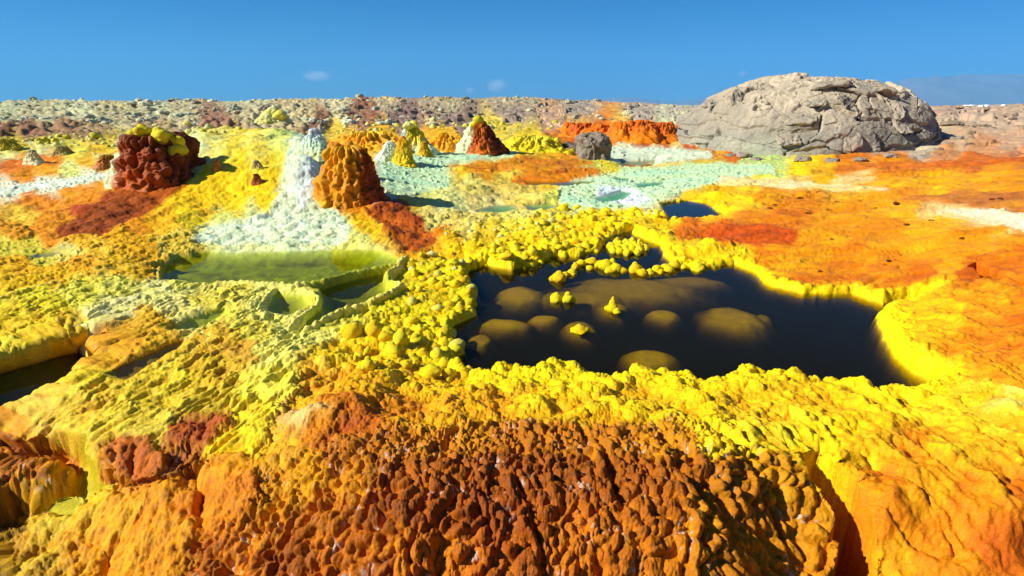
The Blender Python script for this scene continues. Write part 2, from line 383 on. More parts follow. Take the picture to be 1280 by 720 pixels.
# ------------------------------------------------------------------ mineral colours: px py main alternate zone
CPTS = """640 700 8a3408 b8600a n|560 700 a8480a c8700c n|480 700 b0560a 8a3a08 n|420 700 9a4408 c0660c n|360 700 86380a b85e0a n|300 700 b0500a d8820c n|260 700 94420a c0640a n|740 700 96400a c86e0a n|820 700 a0480a d07a0c n|900 700 a8540a c06c0c n|960 690 b05c0c c4700c n
640 640 7e3008 b0560a n|560 640 80320a b45a0a n|480 640 7e340a bc600c n|400 650 984408 c06c0c n|740 640 8c3a08 c0660a n|820 640 92400a cc740c n|890 640 98480a d0800e n|950 640 ac560a c0680c n|1005 650 b8640c c8780e n|1010 700 b4600c c4700c n
640 590 80340a a8540a n|560 590 84380a b05a0a n|500 590 883a0a b05a0a n|440 600 a0500a d8860c n|700 590 84380a ac560a n|780 590 883a0a b05a0a n|860 590 8e400a b8640a n|920 600 a0500c c4700c n|970 600 b8680c cc800e n
640 548 984a08 bc6a0a n|580 540 ac5c08 cc800a n|700 550 984a08 bc6a0a n|760 556 9c4e08 c4720a n|840 556 a4560a cc800c n|900 550 d08a10 ecc018 n|540 556 9c4e08 c4740a n|480 560 9c4e08 c06c0a n|420 560 984a08 bc6a0a n|380 590 b86a0c d8900c n|340 620 b8680c d08010 n|330 660 a8540a d07a0c n
600 500 e8b00c d88e0a c|680 500 f0c20e e0a00c c|740 510 f0c40e e09a0c c|800 490 f2ca10 e4a60e c|860 500 f0c80e e6ac0e c|930 490 f2cc12 e8b012 c|990 490 f2c812 e8b012 s|1050 500 eec010 e8a80e s|960 530 f0d028 e4b014 s|1020 560 f4d814 e8b40e s|620 470 f2d40e ecc00c c|700 460 f4d80e eec80c c|850 480 f4d60e eec60e c|930 462 f4d40e ecc40e c|1050 480 f2d010 ecc010 s|1140 490 f4d012 ecbc10 s
1040 600 e8a810 f0c010 s|1080 560 e8a40e f2c812 s|1140 560 ecac10 dc840c s|1200 540 f0c018 e09810 s|1260 530 f0cc28 e4a414 s|1260 500 e8d060 eab018 s|1180 510 f4d020 ecb412 s|1250 570 eab41a dc8c10 s|1100 610 e48c0c d8780a s|1160 620 e0860c e8a010 s|1220 610 e0900e d0720c s|1270 620 e0900e cc6c0c s|1120 660 dc7a0a e4920c s|1180 660 dc740a e48a0c s|1240 670 d8740a c8620a s|1120 700 d8880e e0a010 s|1200 710 d47a0c dc900e s|1270 710 d0720c c05c0a s
1120 410 f6dc0c f2d00c p|1130 440 f6d80c f0cc0c p|1170 470 f6d60c eec40c p|1220 490 eed430 f2d014 p|1160 420 ecb010 e0960e s|1200 440 e8a40e d8820a s|1240 460 e4980e d0760a s|1270 430 dc880c cc6c0a s|1230 410 e09410 d07808 s|1180 395 ecb410 e0960e s|1240 385 e8a00c d8800a s|1275 480 e4a010 d4800c s|1270 390 dc840a cc6808 o
920 320 f4d40c f0c80c p|960 330 e8980c d0700a o|1010 346 e0880c cc6c0a o|1070 348 e0880c cc6c0a o|1120 356 e4980c d0700a o|1160 364 ecb40e e09c0e o|1220 372 e49a0e d8800c s|830 300 f4d00c eec00a c|810 290 f6d00c ecbc0a c|870 312 f2cc0c ecb80a c
900 292 d0680a b8500a c|860 285 d87a0c c05c0a c|950 300 d4700a bc540a o|1000 310 d87c0a e49a0e o|1000 330 e09a0e d0720a o|1060 325 dc860c c8640a o|1100 340 d0700a e08e0c o|1150 345 d4780a c8620a o|1190 330 dc8a0e e4a010 o|1180 315 e09410 d47a0c o|1210 335 d07008 b85608 o|1250 330 d87a0a c0600a o|1100 310 d8800c e8a010 o|1040 300 e49a0e d87e0c o|930 270 e08c0e cc680a o|980 280 dc840c c46008 o|1040 280 dc840c e4a010 o|1100 285 e09010 d0740c o|1160 290 e8a414 dc8c10 o|1220 300 e49a12 d87c0c o|1275 320 d8780a c8640a o|1270 300 e09010 d8800c o
960 245 e09a10 d07a0c o|1000 255 e0900e cc6c0a o|1060 255 e0960e d07c0c o|1120 262 e8a816 e09210 o|1180 270 eab41c e49c12 o|1250 285 e8b03a dc9414 o|1250 268 f0e0b0 ecd080 p|1180 262 eed8a0 e4b040 p|1275 275 f0e2b8 ecd490 p|1240 252 b86a30 d08418 o|1275 258 a85c28 cc7c14 o|1190 250 c87c1c dc9412 o|1130 248 d8861a e09a14 o|1060 240 e0a428 d8901c o|1000 230 ecc470 e4b040 o|1060 228 e8c880 e0a030 o|1120 232 dc8e14 ecae14 o|1180 228 ecae10 e09410 o|1250 232 e49a10 d8800e o|1275 240 e0920e d07a0c o|1250 215 d8800c ecac10 o|1180 212 e49a0c c8700c o|1120 212 dc880c b85a10 o|1060 208 d8800e c0641a o|1000 212 eebc0c f0cc10 o|1030 218 eab40e dc960c o|1270 200 c06420 d8862c o|1220 200 b85a18 d07420 o|1275 192 b87048 c88a58 k
960 222 d8dc50 ecd820 o|970 215 b8e090 d8e050 p|900 235 ecc41a e09c10 c|940 225 e8c81e e0a810 c|910 215 c8dc60 e8d830 p|860 215 b8e498 d8ec90 p|930 202 a8d890 e0d040 p|880 205 d8d850 ecd030 p|880 195 c86a1c b45820 p|920 195 d0681a c8781a p
900 262 f4c80a ecb80a p|860 245 f2c20c e8b00c c|930 262 f2c40a eab00a c|890 247 f4ca0c e8b00c c|780 265 f4d40c f0c80c c|830 283 f2cc0c e8b80c c
760 240 dcece4 b8e8d8 p|720 240 c8ecc0 e0f0c0 p|720 255 d8ec90 c0e8b8 p|790 240 e0ece0 c8e4d0 c|830 245 d8e8c0 e4e0a0 c|790 225 a8e8b0 c8eca0 p|830 225 b0e898 d0ec90 p|860 228 c0e490 d8e080 p|700 248 d8e060 e0c040 c|660 250 e8d060 dcb848 c|800 215 b8e8a8 d8e898 p|740 215 b0e088 d8d840 p|720 225 e0a010 d08010 p|760 205 d8d838 e8cc30 p|700 205 d08010 e09a10 o|660 205 d88c10 c4700c o|690 195 d09010 e0b010 o|640 220 d8c040 ccb040 c|690 218 ecc018 d89810 o|640 208 dc900e e4a812 o|600 205 e0980e d08010 o|620 193 e0b020 d8c020 f|660 185 d8c838 e8c81c f|650 175 e8cc20 d8b820 f
780 190 d8dcb0 e8d8a8 p|820 195 e8d060 e0dca0 p|800 182 c87028 a84c20 p|850 190 ecd040 e0e0a0 p|860 180 b04a18 c8601c p|740 180 b05a14 c8741c p|700 178 d88010 c06410 f|720 165 d86c0c c05408 f|760 168 d8680a e08c10 f|800 170 d4640c c85a0c f|830 175 c8642a b85c28 f|720 155 d8660c e8d040 f|780 158 e8d060 d8700c f|840 158 dce070 d8e8b0 f|870 165 e0d838 b8e0a0 f|880 158 d0d8a0 dce090 f|890 165 f0c010 ecb40c f|905 172 f0c010 e8a80e f|880 175 f0cc18 e4c820 f|925 175 ecb80e e09c0e f
540 340 e4d018 d8b80e c|590 325 f0d40c e8c00a c|640 320 f0d40c ecc40a c|700 305 f2d00c e8bc0c c|650 300 e8c40c dcac0c c|600 305 ecc80c dcb010 c|560 320 ecc80c e0b40c c|720 285 f0c80c e0ac0c c|760 280 f2cc0c e8b80c c|680 285 e8cc1c dcc020 c|640 285 d8cc40 e4c420 c|600 290 e0c028 d8b420 c|560 300 e8b40c e0a00c c|540 310 e8b00c dc980a c|700 268 e8c430 dcd060 c|740 268 f0c80c e8c828 c|640 270 d8d070 e0c850 c|580 280 e0cc60 d8c058 c|540 275 e0cc60 d8c868 c|600 250 d0b850 d8cc80 c|560 250 dcd470 c8d088 c|540 235 c8d880 d8d868 p|500 235 b8dca0 c8e0a8 p|480 250 d8e8c8 e0e8b0 p|520 220 b8d890 c8d880 p|590 235 c8b850 d4c868 c|640 238 c8a838 d8c060 c|520 205 c8c850 d8c030 p|580 200 e8c028 dca818 o|540 195 b0e0c0 c8e4b0 p|490 195 c0e0d0 b8e0c0 p|560 188 b8e0c0 d0e090 p|610 190 d8e050 e0c828 p|640 190 e8c81c e0a010 p
500 275 903408 b04a08 c|480 262 a84408 c86008 c|520 285 983a08 b85008 c|530 295 a84808 c86408 c|545 290 c06008 dc8c0a c|500 260 e0b838 d0a020 c|450 255 d88c0a c8780a f|460 280 f0c40c e8b00c f
500 360 d8c018 e4cc20 c|480 400 e8d020 d8bc10 c|520 400 ecd414 e4c40c c|560 440 eed810 e4cc10 c|540 430 f0d40e e8c00c c|500 440 f2cc0c e8b00c c|560 380 d8b010 e4c810 c|530 370 e0c010 ccb010 c|580 350 ecd810 e0c40c c|480 460 f0c40c e8a80c c|540 480 f0c00c e6a80c c|420 440 ecc814 e8b40e c|440 480 e8a80c d8900a c|400 470 e8c030 d8900c c|500 510 e0980c c8780a c|560 520 d8900a e8ac0c c|440 520 c06c0a a8500a c|400 500 c8740c e0a814 c|400 540 d88a10 b8600c c|380 520 dcb468 c88a30 c|360 560 c07010 e0b020 c|420 400 d0c430 e4d858 r
340 440 ecdf60 f0e078 r|350 480 f0dc48 ecd830 r|320 530 f0d828 ecc420 r|300 560 f4d010 e8b40c r|350 400 e4dc70 d8d048 r|380 420 e8e070 dcd450 r|320 420 e4d448 d8c030 r|300 440 d4a830 c89028 r|280 430 d8b028 c49020 r|260 460 d8b420 c09018 r|220 480 e4c828 d0a820 r|180 500 e4c82c d0b024 r|240 510 d8bc2c c8a424 r|150 520 e8cc34 d8b428 r|200 540 d8c038 ccb030 r|130 500 ecc830 dcb024 r|100 510 ecc838 dca820 r|60 520 e8c040 d8982c r|30 530 d88c18 e8b028 r|110 470 e8c824 d8b020 r|150 430 d88f18 e4b020 r|190 420 e0b020 d09418 r|130 435 d48c10 e0a818 r|180 400 e0b428 c88418 r
230 550 a04812 b8601a l|180 570 ac5416 c06c1e l|250 540 984414 ac5416 l|140 590 b05c1c c87820 n|20 560 b85c0c 98440a n|60 570 b0560c d07c14 n|30 580 98440a c06810 n|70 590 c07014 d88818 n|40 605 c87c18 a85c10 n|230 570 b06014 9a4810 n
100 610 c8c420 a8a010 p|80 630 d4d040 b8b820 p|120 600 b8a818 d0c428 p|50 640 8a7a10 a89818 p|20 650 7a5a0c 94780e p
200 640 d07a0c e0980e l|150 660 d8860e e8a812 l|220 680 d08010 e09810 l|120 690 d88c10 e8ac14 l|260 640 cc700c d8880e l|300 620 c87010 d8860e l|60 690 c89010 e4c030 l|30 710 b88410 d8b028 l|60 660 d0a018 e8cc38 l|180 710 d4840c e09c10 l|240 600 d07c10 e0a018 l|290 590 d8860c e0a010 l|110 650 d8900e e8b81a l
50 405 e8c018 dcb014 r|20 415 e8c41a e0b416 r|20 440 e8d030 dcc020 r|80 405 e4bc18 d8a814 r|100 412 d8c848 e4d460 r|60 435 ecd850 e0c428 r
160 385 ece498 e0d868 r|220 385 ece080 e4d458 r|200 370 e8e48c dcd460 r|130 395 e4d878 f0e8a8 r|240 360 e0d850 e8e088 r|260 375 dcc838 e4d458 r|100 365 e0d848 d8c020 r|40 375 e0d424 d4b818 r|20 390 dcc820 e0b818 r|60 390 d8c820 e0c01c r|150 360 d8d048 e4dc70 r|20 350 ecbc10 e4a80e r|80 350 e8b810 e0a00e r|20 330 e8b00e e0980c r|100 330 e8a80e e09c0c r|180 315 e4a40e ecb810 r|150 330 e0b018 d0a010 r|220 310 d8c448 e0b420 r|230 300 e0c848 d8a818 r|40 315 e0d840 c8cc40 p|10 310 c8d040 e0d040 p|90 318 d8e090 e4d848 p|120 310 ecc030 e0a810 r|100 300 eaac0c e49c0a r|20 295 e0900c d8a418 r|150 300 eab00c e4a00a r
340 290 dcecb0 d4e8a8 f|300 300 e0e8a0 d8e4a0 f|400 290 dcecb0 e4e080 f|380 270 d4ecc0 dcecb0 f|360 250 d4ecc8 e0f0d8 f|430 290 e4e080 dcd868 f|260 290 e4e068 d8e090 f|320 305 e4e898 dce088 f|440 305 e4dc58 dce088 f|240 275 f0d414 e8c81c f|280 280 e0e070 d0d868 f|320 270 d8e090 e0e480 f
200 270 f0b80a eca80a f|250 255 f4c80a f0bc0a f|300 250 f4cc0a f0c40a f|220 240 f4c40a f0b80a f|280 230 f4cc0a eec40a f|330 250 f0cc10 e8c80c f|340 220 f0cc0a e8c010 f|300 210 f0d420 f2cc10 f|260 215 f2cc10 f0c00a f|320 190 ecdc60 f0cc18 f|290 190 ecd858 f0d018 f|350 205 f0d020 e8d848 f|310 175 e8d868 e8c820 f|350 175 c8d870 e0d860 f|370 190 c8e8c8 d8ecd0 f|380 215 d8ece0 c8e8d0 f|390 235 d8ece4 d0ecd0 f|365 220 c8e8c0 d8ecd0 f|270 180 e8cc30 d8d880 f|250 190 b8e0c0 e0d060 f|160 270 ec9c0a e8900a f|130 280 e8900a ec9c0c f|110 265 b84a08 a03c08 f|140 255 a83e08 8a2e08 f|170 240 b04c0a 983a08 f|90 285 ec980a e4900a f|60 290 e8920c e0880a f|60 275 e08a0c e49a10 f
60 260 e07a0a e89a0c f|110 245 e0780a e89a0c f|30 265 ecc030 e4b020 f|30 250 dc7a0a e08a0c f|90 235 e08c0c ec9c0c f|130 225 e8a41a e08c10 f|20 240 e8ecc0 e0ecd0 p|60 228 e8ecc8 dcecc8 p|110 215 dcecc0 e8e8b0 p|90 215 c8e890 e0e070 p|130 200 d8e8a8 e8d030 p|60 215 ec9c0e e8a810 f|30 220 e88c0c ec9c0c f|20 205 d8680a e07c0c f|60 200 e0780a e8900e f|10 190 e0d060 d8e0a0 f|50 185 d8e8b0 e8c828 f|100 190 e8b820 e0d850 f|130 190 ecc81c e0a818 f|150 210 d8e4c0 e0a830 p|110 205 f0bc12 e8a80e f
20 182 d8c030 b8a028 f|80 180 d0c848 c0b038 f|140 180 dccc50 c8a830 f|450 190 e8a414 f0c838 f|430 172 e8a018 ecc848 f|470 180 e8a410 ecd050 f|480 165 ecc030 e8a818 f|550 175 dc9010 e8b418 f|560 165 e8a818 ecc028 f|620 165 ecc81c e0d060 f|420 165 d8c848 e8b818 f|640 160 e8c030 d8c860 f
0 165 7a5c48 8a6c50 b|40 168 86644e 96745a b|80 165 8c6c52 a08464 b|120 165 a89470 8a6c50 b|200 160 a89878 9a8462 b|280 155 94745c 8a6450 b|400 155 8a6a54 7a5646 b|450 148 7c5240 a08268 b|460 140 8c5440 a48a6c b|500 150 947c66 84685a k|560 145 a08c78 8c7464 k|640 145 a89480 94806c k|720 140 b0a08a a08c76 k|800 140 b8a890 a89880 k|700 150 b89880 c8a070 k|580 155 7c6454 94806c k
0 150 b4b896 8c8c6c b|60 145 b8ba98 98967a b|140 145 b8b48c a09a78 b|220 145 c0bc98 a49c7c b|300 140 b8b490 9c8c72 b|380 140 c0b890 a49072 b|0 135 a4ac90 c0c4a0 b|100 133 b0b898 c8caa8 b|200 130 c0c4a4 a8a888 b|300 132 bcc0a0 a8a486 b|420 130 c8c4a0 b0a484 b|480 125 b0a080 c4bc9c b|560 128 a89878 bcb494 b|640 125 b8b094 a09078 b|720 130 b0a48c a09078 k|800 132 b8a890 a8967c k
840 145 b8a890 c8c8a0 k|930 150 b8a890 a89880 k|960 140 b8a890 a89880 k|1000 150 b8a890 a89880 k|1040 140 b8a890 a89880 k|1100 140 b8a890 a89880 k|900 146 b8a890 a89880 k|1100 160 b0a28c a89880 k|1000 170 b0a28c a89880 k|880 142 b0a290 a09280 k|1180 150 c0a888 b09a7c k|1250 150 c0a888 b89878 k|1200 170 b8a084 c8a070 k|1270 175 c4a078 b89070 k|1160 180 b0a28c b8a888 k|1220 140 bca488 c4a488 k|1275 138 c0a888 b89e80 k|1180 138 b89880 b89880 k|1230 185 c88a50 c09068 k|1180 192 c08040 b8845c k"""
ZN = 'ncspofrlkb'
cp = []; cv = []
for tok in CPTS.replace('\n', '|').split('|'):
    f = tok.split()
    cp.append((float(f[0]), float(f[1])))
    cv.append(hexc(f[2]) + hexc(f[3]) + [1.0 if f[4] == z else 0.0 for z in ZN])
cpa = np.array(cp)
wx, wy = land(cpa[:, 0], cpa[:, 1])
u, v = mapc(wx, wy)
RC = scatter(np.stack([u, v], 1), cv, 9.0, 4.0)

# ------------------------------------------------------------------ the ground sheet
TH = np.concatenate([np.radians(np.linspace(-78, -47, 60, endpoint=False)), np.radians(np.linspace(-47, 47, 1320, endpoint=False)), np.radians(np.linspace(47, 78, 61))])
rr = [0.35]
while rr[-1] < 9000:
    r = rr[-1]
    k = .012 if r < 1.15 else .0025 if r < 3.2 else .0032 if r < 6 else .0042 if r < 14 else .006 if r < 30 else .0085 if r < 75 else .05
    rr.append(r * (1 + k))
RR = np.array(rr)
T2, R2 = np.meshgrid(TH, RR)
NX, NY = len(TH), len(RR)
X = (R2 * np.sin(T2)).ravel(); Y = (R2 * np.cos(T2)).ravel()
print('ground', NX, NY, NX * NY)
U, V = mapc(X, Y)
Rr = R2.ravel()

def hgt(d, w): return 1 - np.exp(-np.maximum(d, 0) / w)
# natural wobble of every outline
wob = np.minimum(1.0, Rr / 3) 
WX = fbm(X * 3.1, Y * 3.1, 3, 4); WY = fbm(X * 3.1 + 40, Y * 3.1, 5, 4)
Xw = X + .045 * WX * np.minimum(wob, 3); Yw = Y + .045 * WY * np.minimum(wob, 3)
# colour and zone
wk = np.clip(V / 260, .28, 1); su = 34 * wk * fbm(U / (46 * wk), V / (26 * wk), 61, 7, .66); sv = 20 * wk * fbm(U / (50 * wk) + 9, V / (24 * wk), 67, 7, .66)
C = sample(RC, U + su, V + sv)
colA = C[:, 0:3].astype(float); colB = C[:, 3:6].astype(float)
zb_ = C[:, 15:16].astype(float); colA = colA * (1 + zb_ * (np.array((1.12, 1.04, .84)) - 1)); colB = colB * (1 + zb_ * (np.array((1.12, 1.04, .84)) - 1))
zo_ = C[:, 9:10].astype(float); colA = colA * (1 + zo_ * (np.array((.96, .88, .8)) - 1)); colB = colB * (1 + zo_ * (np.array((.94, .82, .8)) - 1))
zn_ = C[:, 6:7].astype(float); zs_ = C[:, 8:9].astype(float)          # oxidised coral and rusty slabs
colA = colA * (1 + zn_ * (np.array((1.22, 1.85, .8)) - 1)) * (1 + zs_ * (np.array((.96, 1.0, .8)) - 1))
colB = colB * (1 + zn_ * (np.array((.92, 1.05, .8)) - 1)) * (1 + zs_ * (np.array((.94, .90, .8)) - 1))
POLYC = [  # outline px, main, alternate, feather px, zone or None
    ([(160, 232), (200, 236), (238, 218), (232, 232), (205, 252), (175, 272), (125, 296), (70, 294), (72, 282), (120, 258)], 'b0580e', '98440c', 5, None),
    ([(105, 268), (150, 250), (190, 250), (150, 280), (120, 297), (72, 295), (75, 284)], '8e400e', 'a4500e', 4, None),
    ([(-20, 238), (40, 228), (100, 222), (150, 212), (170, 205), (160, 216), (110, 229), (50, 238), (0, 248), (-20, 254)], 'e0ecd0', 'd0e4c0', 4, 'p'),
    ([(374, 168), (402, 162), (414, 190), (402, 240), (440, 282), (434, 302), (330, 304), (240, 300), (262, 284), (335, 266), (352, 230), (362, 196)], 'd4e8c8', 'dce8a8', 5, None),
    ([(384, 190), (404, 186), (408, 232), (396, 240), (376, 262), (366, 232)], 'dce6e0', 'd0e4cc', 5, None),
    ([(470, 264), (495, 252), (515, 258), (512, 276), (538, 288), (546, 302), (520, 312), (498, 302), (480, 284), (452, 262)], '9c4408', 'b85c0a', 5, 'c'),
    ([(640, 222), (700, 212), (745, 208), (758, 222), (745, 229), (690, 227), (640, 231)], 'c8640a', 'dc8a0e', 5, None),
    ([(560, 208), (640, 200), (740, 200), (745, 206), (690, 211), (600, 216)], 'dc940e', 'c0640c', 5, None),
    ([(700, 228), (760, 216), (830, 208), (900, 204), (965, 206), (970, 218), (905, 226), (860, 238), (810, 258), (745, 262), (700, 252)], 'b8e4b4', 'd4e6a0', 5, 'p'),
    ([(760, 184), (830, 184), (890, 190), (890, 199), (820, 202), (760, 200)], 'dce4c0', 'c4dcb4', 4, 'p'),
    ([(480, 188), (560, 184), (650, 188), (640, 198), (560, 206), (560, 236), (500, 244), (474, 226)], 'b4dcb0', 'ccdc98', 5, None),
    ([(750, 232), (790, 236), (812, 250), (800, 258), (760, 252), (745, 244)], 'e4e4e8', 'd0ece0', 5, 'p'),
    ([(880, 288), (940, 280), (1000, 292), (990, 308), (930, 306), (890, 304)], 'c8560a', 'b4480a', 6, None),
    ([(1180, 262), (1240, 262), (1290, 272), (1290, 292), (1240, 278), (1170, 266)], 'f0e4c0', 'ecd49a', 6, 'p'),
    ([(900, 222), (980, 226), (1110, 236), (1110, 240), (1000, 238), (900, 230)], 'ecd49c', 'e8c468', 4, 'o'),
    ([(1130, 244), (1200, 240), (1290, 246), (1290, 262), (1200, 256), (1130, 250)], 'b46a2c', 'cc8424', 5, 'o'),
    ([(1100, 205), (1200, 200), (1290, 196), (1290, 206), (1180, 212), (1060, 214)], 'c05a14', 'd87c1c', 4, 'o'),
    ([(130, 272), (230, 255), (300, 262), (330, 280), (300, 306), (230, 300), (190, 288)], None, None, 1, None),
]
for pts, c0, c1, fe, zz in POLYC:
    if c0 is None: continue
    ax_, ay_ = land([p[0] for p in pts], [p[1] for p in pts])
    pu, pv_ = mapc(ax_, ay_)
    uu_, vv_ = U + su * .5, V + sv * .5
    mb = (uu_ > pu.min() - 30) & (uu_ < pu.max() + 30) & (vv_ > pv_.min() - 30) & (vv_ < pv_.max() + 30)
    dd_ = np.full(U.shape, 99.0)
    P_ = np.stack([pu, pv_], 1)
    xs_, ys_ = uu_[mb], vv_[mb]; d_ = np.full(xs_.shape, 99.0); ins_ = np.zeros(xs_.shape, bool)
    for i in range(len(P_)):
        qx, qy = P_[i - 1]; bx_, by_ = P_[i]; ex_, ey_ = bx_ - qx, by_ - qy
        t_ = np.clip(((xs_ - qx) * ex_ + (ys_ - qy) * ey_) / (ex_ * ex_ + ey_ * ey_ + 1e-9), 0, 1)
        d_ = np.minimum(d_, np.hypot(xs_ - qx - t_ * ex_, ys_ - qy - t_ * ey_))
        ins_ ^= ((qy > ys_) != (by_ > ys_)) & (xs_ < ex_ * (ys_ - qy) / (ey_ + 1e-12) + qx)
    dd_[mb] = np.where(ins_, -d_, d_)
    k_ = sstep(fe * .5, -fe * .5, dd_)[:, None]
    colA = colA * (1 - k_) + np.array(hexc(c0)) * k_; colB = colB * (1 - k_) + np.array(hexc(c1)) * k_
    if zz:
        oh = np.array([1.0 if zz == q_ else 0 for q_ in ZN]); C[:, 6:] = C[:, 6:] * (1 - k_) + oh * k_
Z = {z: C[:, 6 + i].astype(float) for i, z in enumerate(ZN)}
Zm = macro(X, Y)
# broad lumps
Zm = Zm + .035 * fbm(X * 1.3, Y * 1.3, 21, 3) * np.clip(Rr / 5, .4, 3) * (1 - Z['p'] * .8)
far_lift = sstep(20, 45, Rr)
Zm = Zm + far_lift * (Z['b'] + Z['k']) * .22 * fbm(X * .16, Y * .16, 23, 4)

sd_all = np.full(X.shape, 9.0)
inwater = np.zeros(X.shape)
floorc = np.zeros((len(X), 3))
PINFO = []
limeok = np.zeros(X.shape)
ymain_ = np.zeros(X.shape)
base = Zm.copy()
for name, lvl, dep, bw, poly, fc, clear in PONDS:
    cxm = np.mean([p[1] for p in poly])
    sc = np.clip(cxm / 4, .6, 2.5)
    sd = sdist(Xw, Yw, poly)
    m = (sd < 8) & (inwater == 0)
    s = sd[m]
    # scalloped banks
    f1, f2, cid = worley2(X[m] / (.09 * sc), Y[m] / (.09 * sc), 71)
    s = s + (.028 * (f1 - .45) if name == 'main' else .012 * (f1 - .45)) * sc
    zb = np.maximum(base[m], lvl + (.05 if name == 'main' else .022))
    fall = np.exp(-np.maximum(s - .0, 0) / ((.13 if clear else .22) * sc))
    out = lvl + (zb - lvl) * hgt(s, (bw if clear or name == 'brown' else .22) * sc)
    out = base[m] + (out - base[m]) * np.maximum(fall, (s < 0.02))
    dd = dep * (1 - np.exp(np.minimum(s, 0) / (.20 if name == 'main' else .12))) 
    zin = lvl - dd * (1 + .3 * fbm(X[m] * 5, Y[m] * 5, 81, 3)) - .004
    base[m] = np.where(s > 0, out, zin)
    sd_all[m] = np.minimum(sd_all[m], s)
    fm = s < 0
    if clear: ymain_[np.where(m)[0][s < .4]] = 1
    idx = np.where(m)[0][fm]
    inwater[idx] = 1 if name == 'main' or name == 'back' else .6
    floorc[idx] = hexc(fc); limeok[idx] = {'green': 1, 'lime': 1, 'olive': .55, 'small': .35}.get(name, 0)
Zb = base
# sunken mounds
mainw = inwater > .9
for (px, py, hw, hh, dep) in SUNK:
    x0, y0 = at(px, py, -dep * .6); x1, _ = at(px + hw, py, -dep * .6); _, ya = at(px, py - hh, -dep * .6); _, yb = at(px, py + hh, -dep * .6)
    q = np.hypot((Xw - x0) / (x1 - x0), (Yw - y0) / ((ya - yb) / 2)) + .16 * fbm(X * 5, Y * 5, 91, 3)
    m = mainw & (q < 1.9)
    top = -dep * .25 - .016 - .085 * np.clip(q[m], 0, 1.2) ** 4 - .30 * np.clip(q[m] - 1.0, 0, 9) + .006 * fbm(X[m] * 9, Y[m] * 9, 93, 4)
    Zb[m] = np.maximum(Zb[m], top)
# carved gullies and raised shelves
OVER = [([p for n_ in PONDS if n_[0] == 'brown' for p in n_[4]], .15)]
for poly, lvl, fl, bw in CARVE:
    ga, gb = land([p[0] for p in poly], [p[1] for p in poly]); gp = list(zip(ga, gb))
    sd = sdist(Xw, Yw, gp)
    m = sd < .5
    k = hgt(-sd[m] + .01, bw)
    Zb[m] = Zb[m] - (fl + .05 * fbm(X[m] * 6, Y[m] * 6, 97, 3)) * k
    OVER.append((gp, .05))
for poly, lvl, top, bw in SHELF:
    ga, gb = land([p[0] for p in poly], [p[1] for p in poly])
    sd = sdist(Xw, Yw, list(zip(ga, gb)))
    m = sd < .3
    Zb[m] = np.maximum(Zb[m], -.4 + (top + .4) * hgt(-sd[m], bw))
    OVER.append((list(zip(ga, gb))[::1], -.04))
dry = np.clip(sd_all / .05, 0, 1)
shore = np.exp(-np.maximum(sd_all, 0) / .10) * (sd_all > -.5)

# rimstone ridges between the pools
RIMS = [([(510, 324), (495, 334), (445, 342), (405, 354), (365, 360), (320, 358), (270, 358)], .105, .022, .045), ([(500, 333), (487, 345), (487, 355), (503, 360), (485, 374), (455, 386), (425, 395), (400, 408), (380, 420)], .10, .026, .05),
        ([(370, 361), (384, 366), (400, 374), (398, 384), (375, 398), (362, 412), (352, 428)], .095, .018, .03), ([(370, 361), (345, 362), (330, 374), (322, 395), (300, 405), (285, 420)], .095, .018, .03),
        ([(322, 375), (300, 385), (270, 400), (240, 418), (225, 425)], .11, .014, .025), ([(270, 358), (262, 372), (290, 382), (330, 374)], .11, .016, .025), ([(200, 354), (150, 368), (110, 372)], .14, .014, .02),
        ([(232, 425), (250, 415), (262, 425), (245, 440), (222, 452), (205, 462)], .12, .014, .022), ([(205, 315), (200, 330), (196, 352)], .12, .016, .02),
        ([(0, 372), (50, 358), (100, 345), (150, 335), (200, 325)], .17, .02, .02), ([(0, 378), (60, 366), (110, 360)], .16, .014, .015), ([(430, 410), (400, 425), (385, 440)], .13, .02, .03)]
rimm = np.zeros(X.shape)
for line, lvl, w, h in RIMS:
    d = pdist(Xw, Yw, ring(line, lvl))
    m = d < .3
    k = np.exp(-(d[m] / w) ** 2)
    Zb[m] = np.maximum(Zb[m], np.where(k > .08, lvl - .02 + 1.35 * h * k ** .6 * (1 + .3 * perlin2(X[m] * 25, Y[m] * 25, 5)), -9))
    rimm[m] = np.maximum(rimm[m], k)
rimm *= 1

# ---- surface relief per mineral zone; mixm picks main or alternate colour
D = np.zeros(X.shape)
def lod(sc, fn, *arrs):
    """blend a relief function between octaves of feature size; fn(size, *arrays) returns arrays"""
    kk = np.log2(sc); k0 = np.floor(kk).astype(int); fr = sstep(.25, .75, kk - k0)
    outs = None
    for q in np.unique(k0):
        i = np.where(k0 == q)[0]
        sub = [a[i] for a in arrs]
        A = fn(2.0 ** q, *sub); B = fn(2.0 ** (q + 1), *sub)
        if outs is None: outs = [np.zeros(len(sc)) for _ in A]
        for o_, a_, b_ in zip(outs, A, B): o_[i] = a_ * (1 - fr[i]) + b_ * fr[i]
    return outs
mix = np.full(X.shape, .5)
Dn = np.zeros(X.shape)                                # moved along the normal
def zone(k, th=.03):
    w = Z[k] * (sd_all > -.02)
    m = w > th
    return m, w[m]
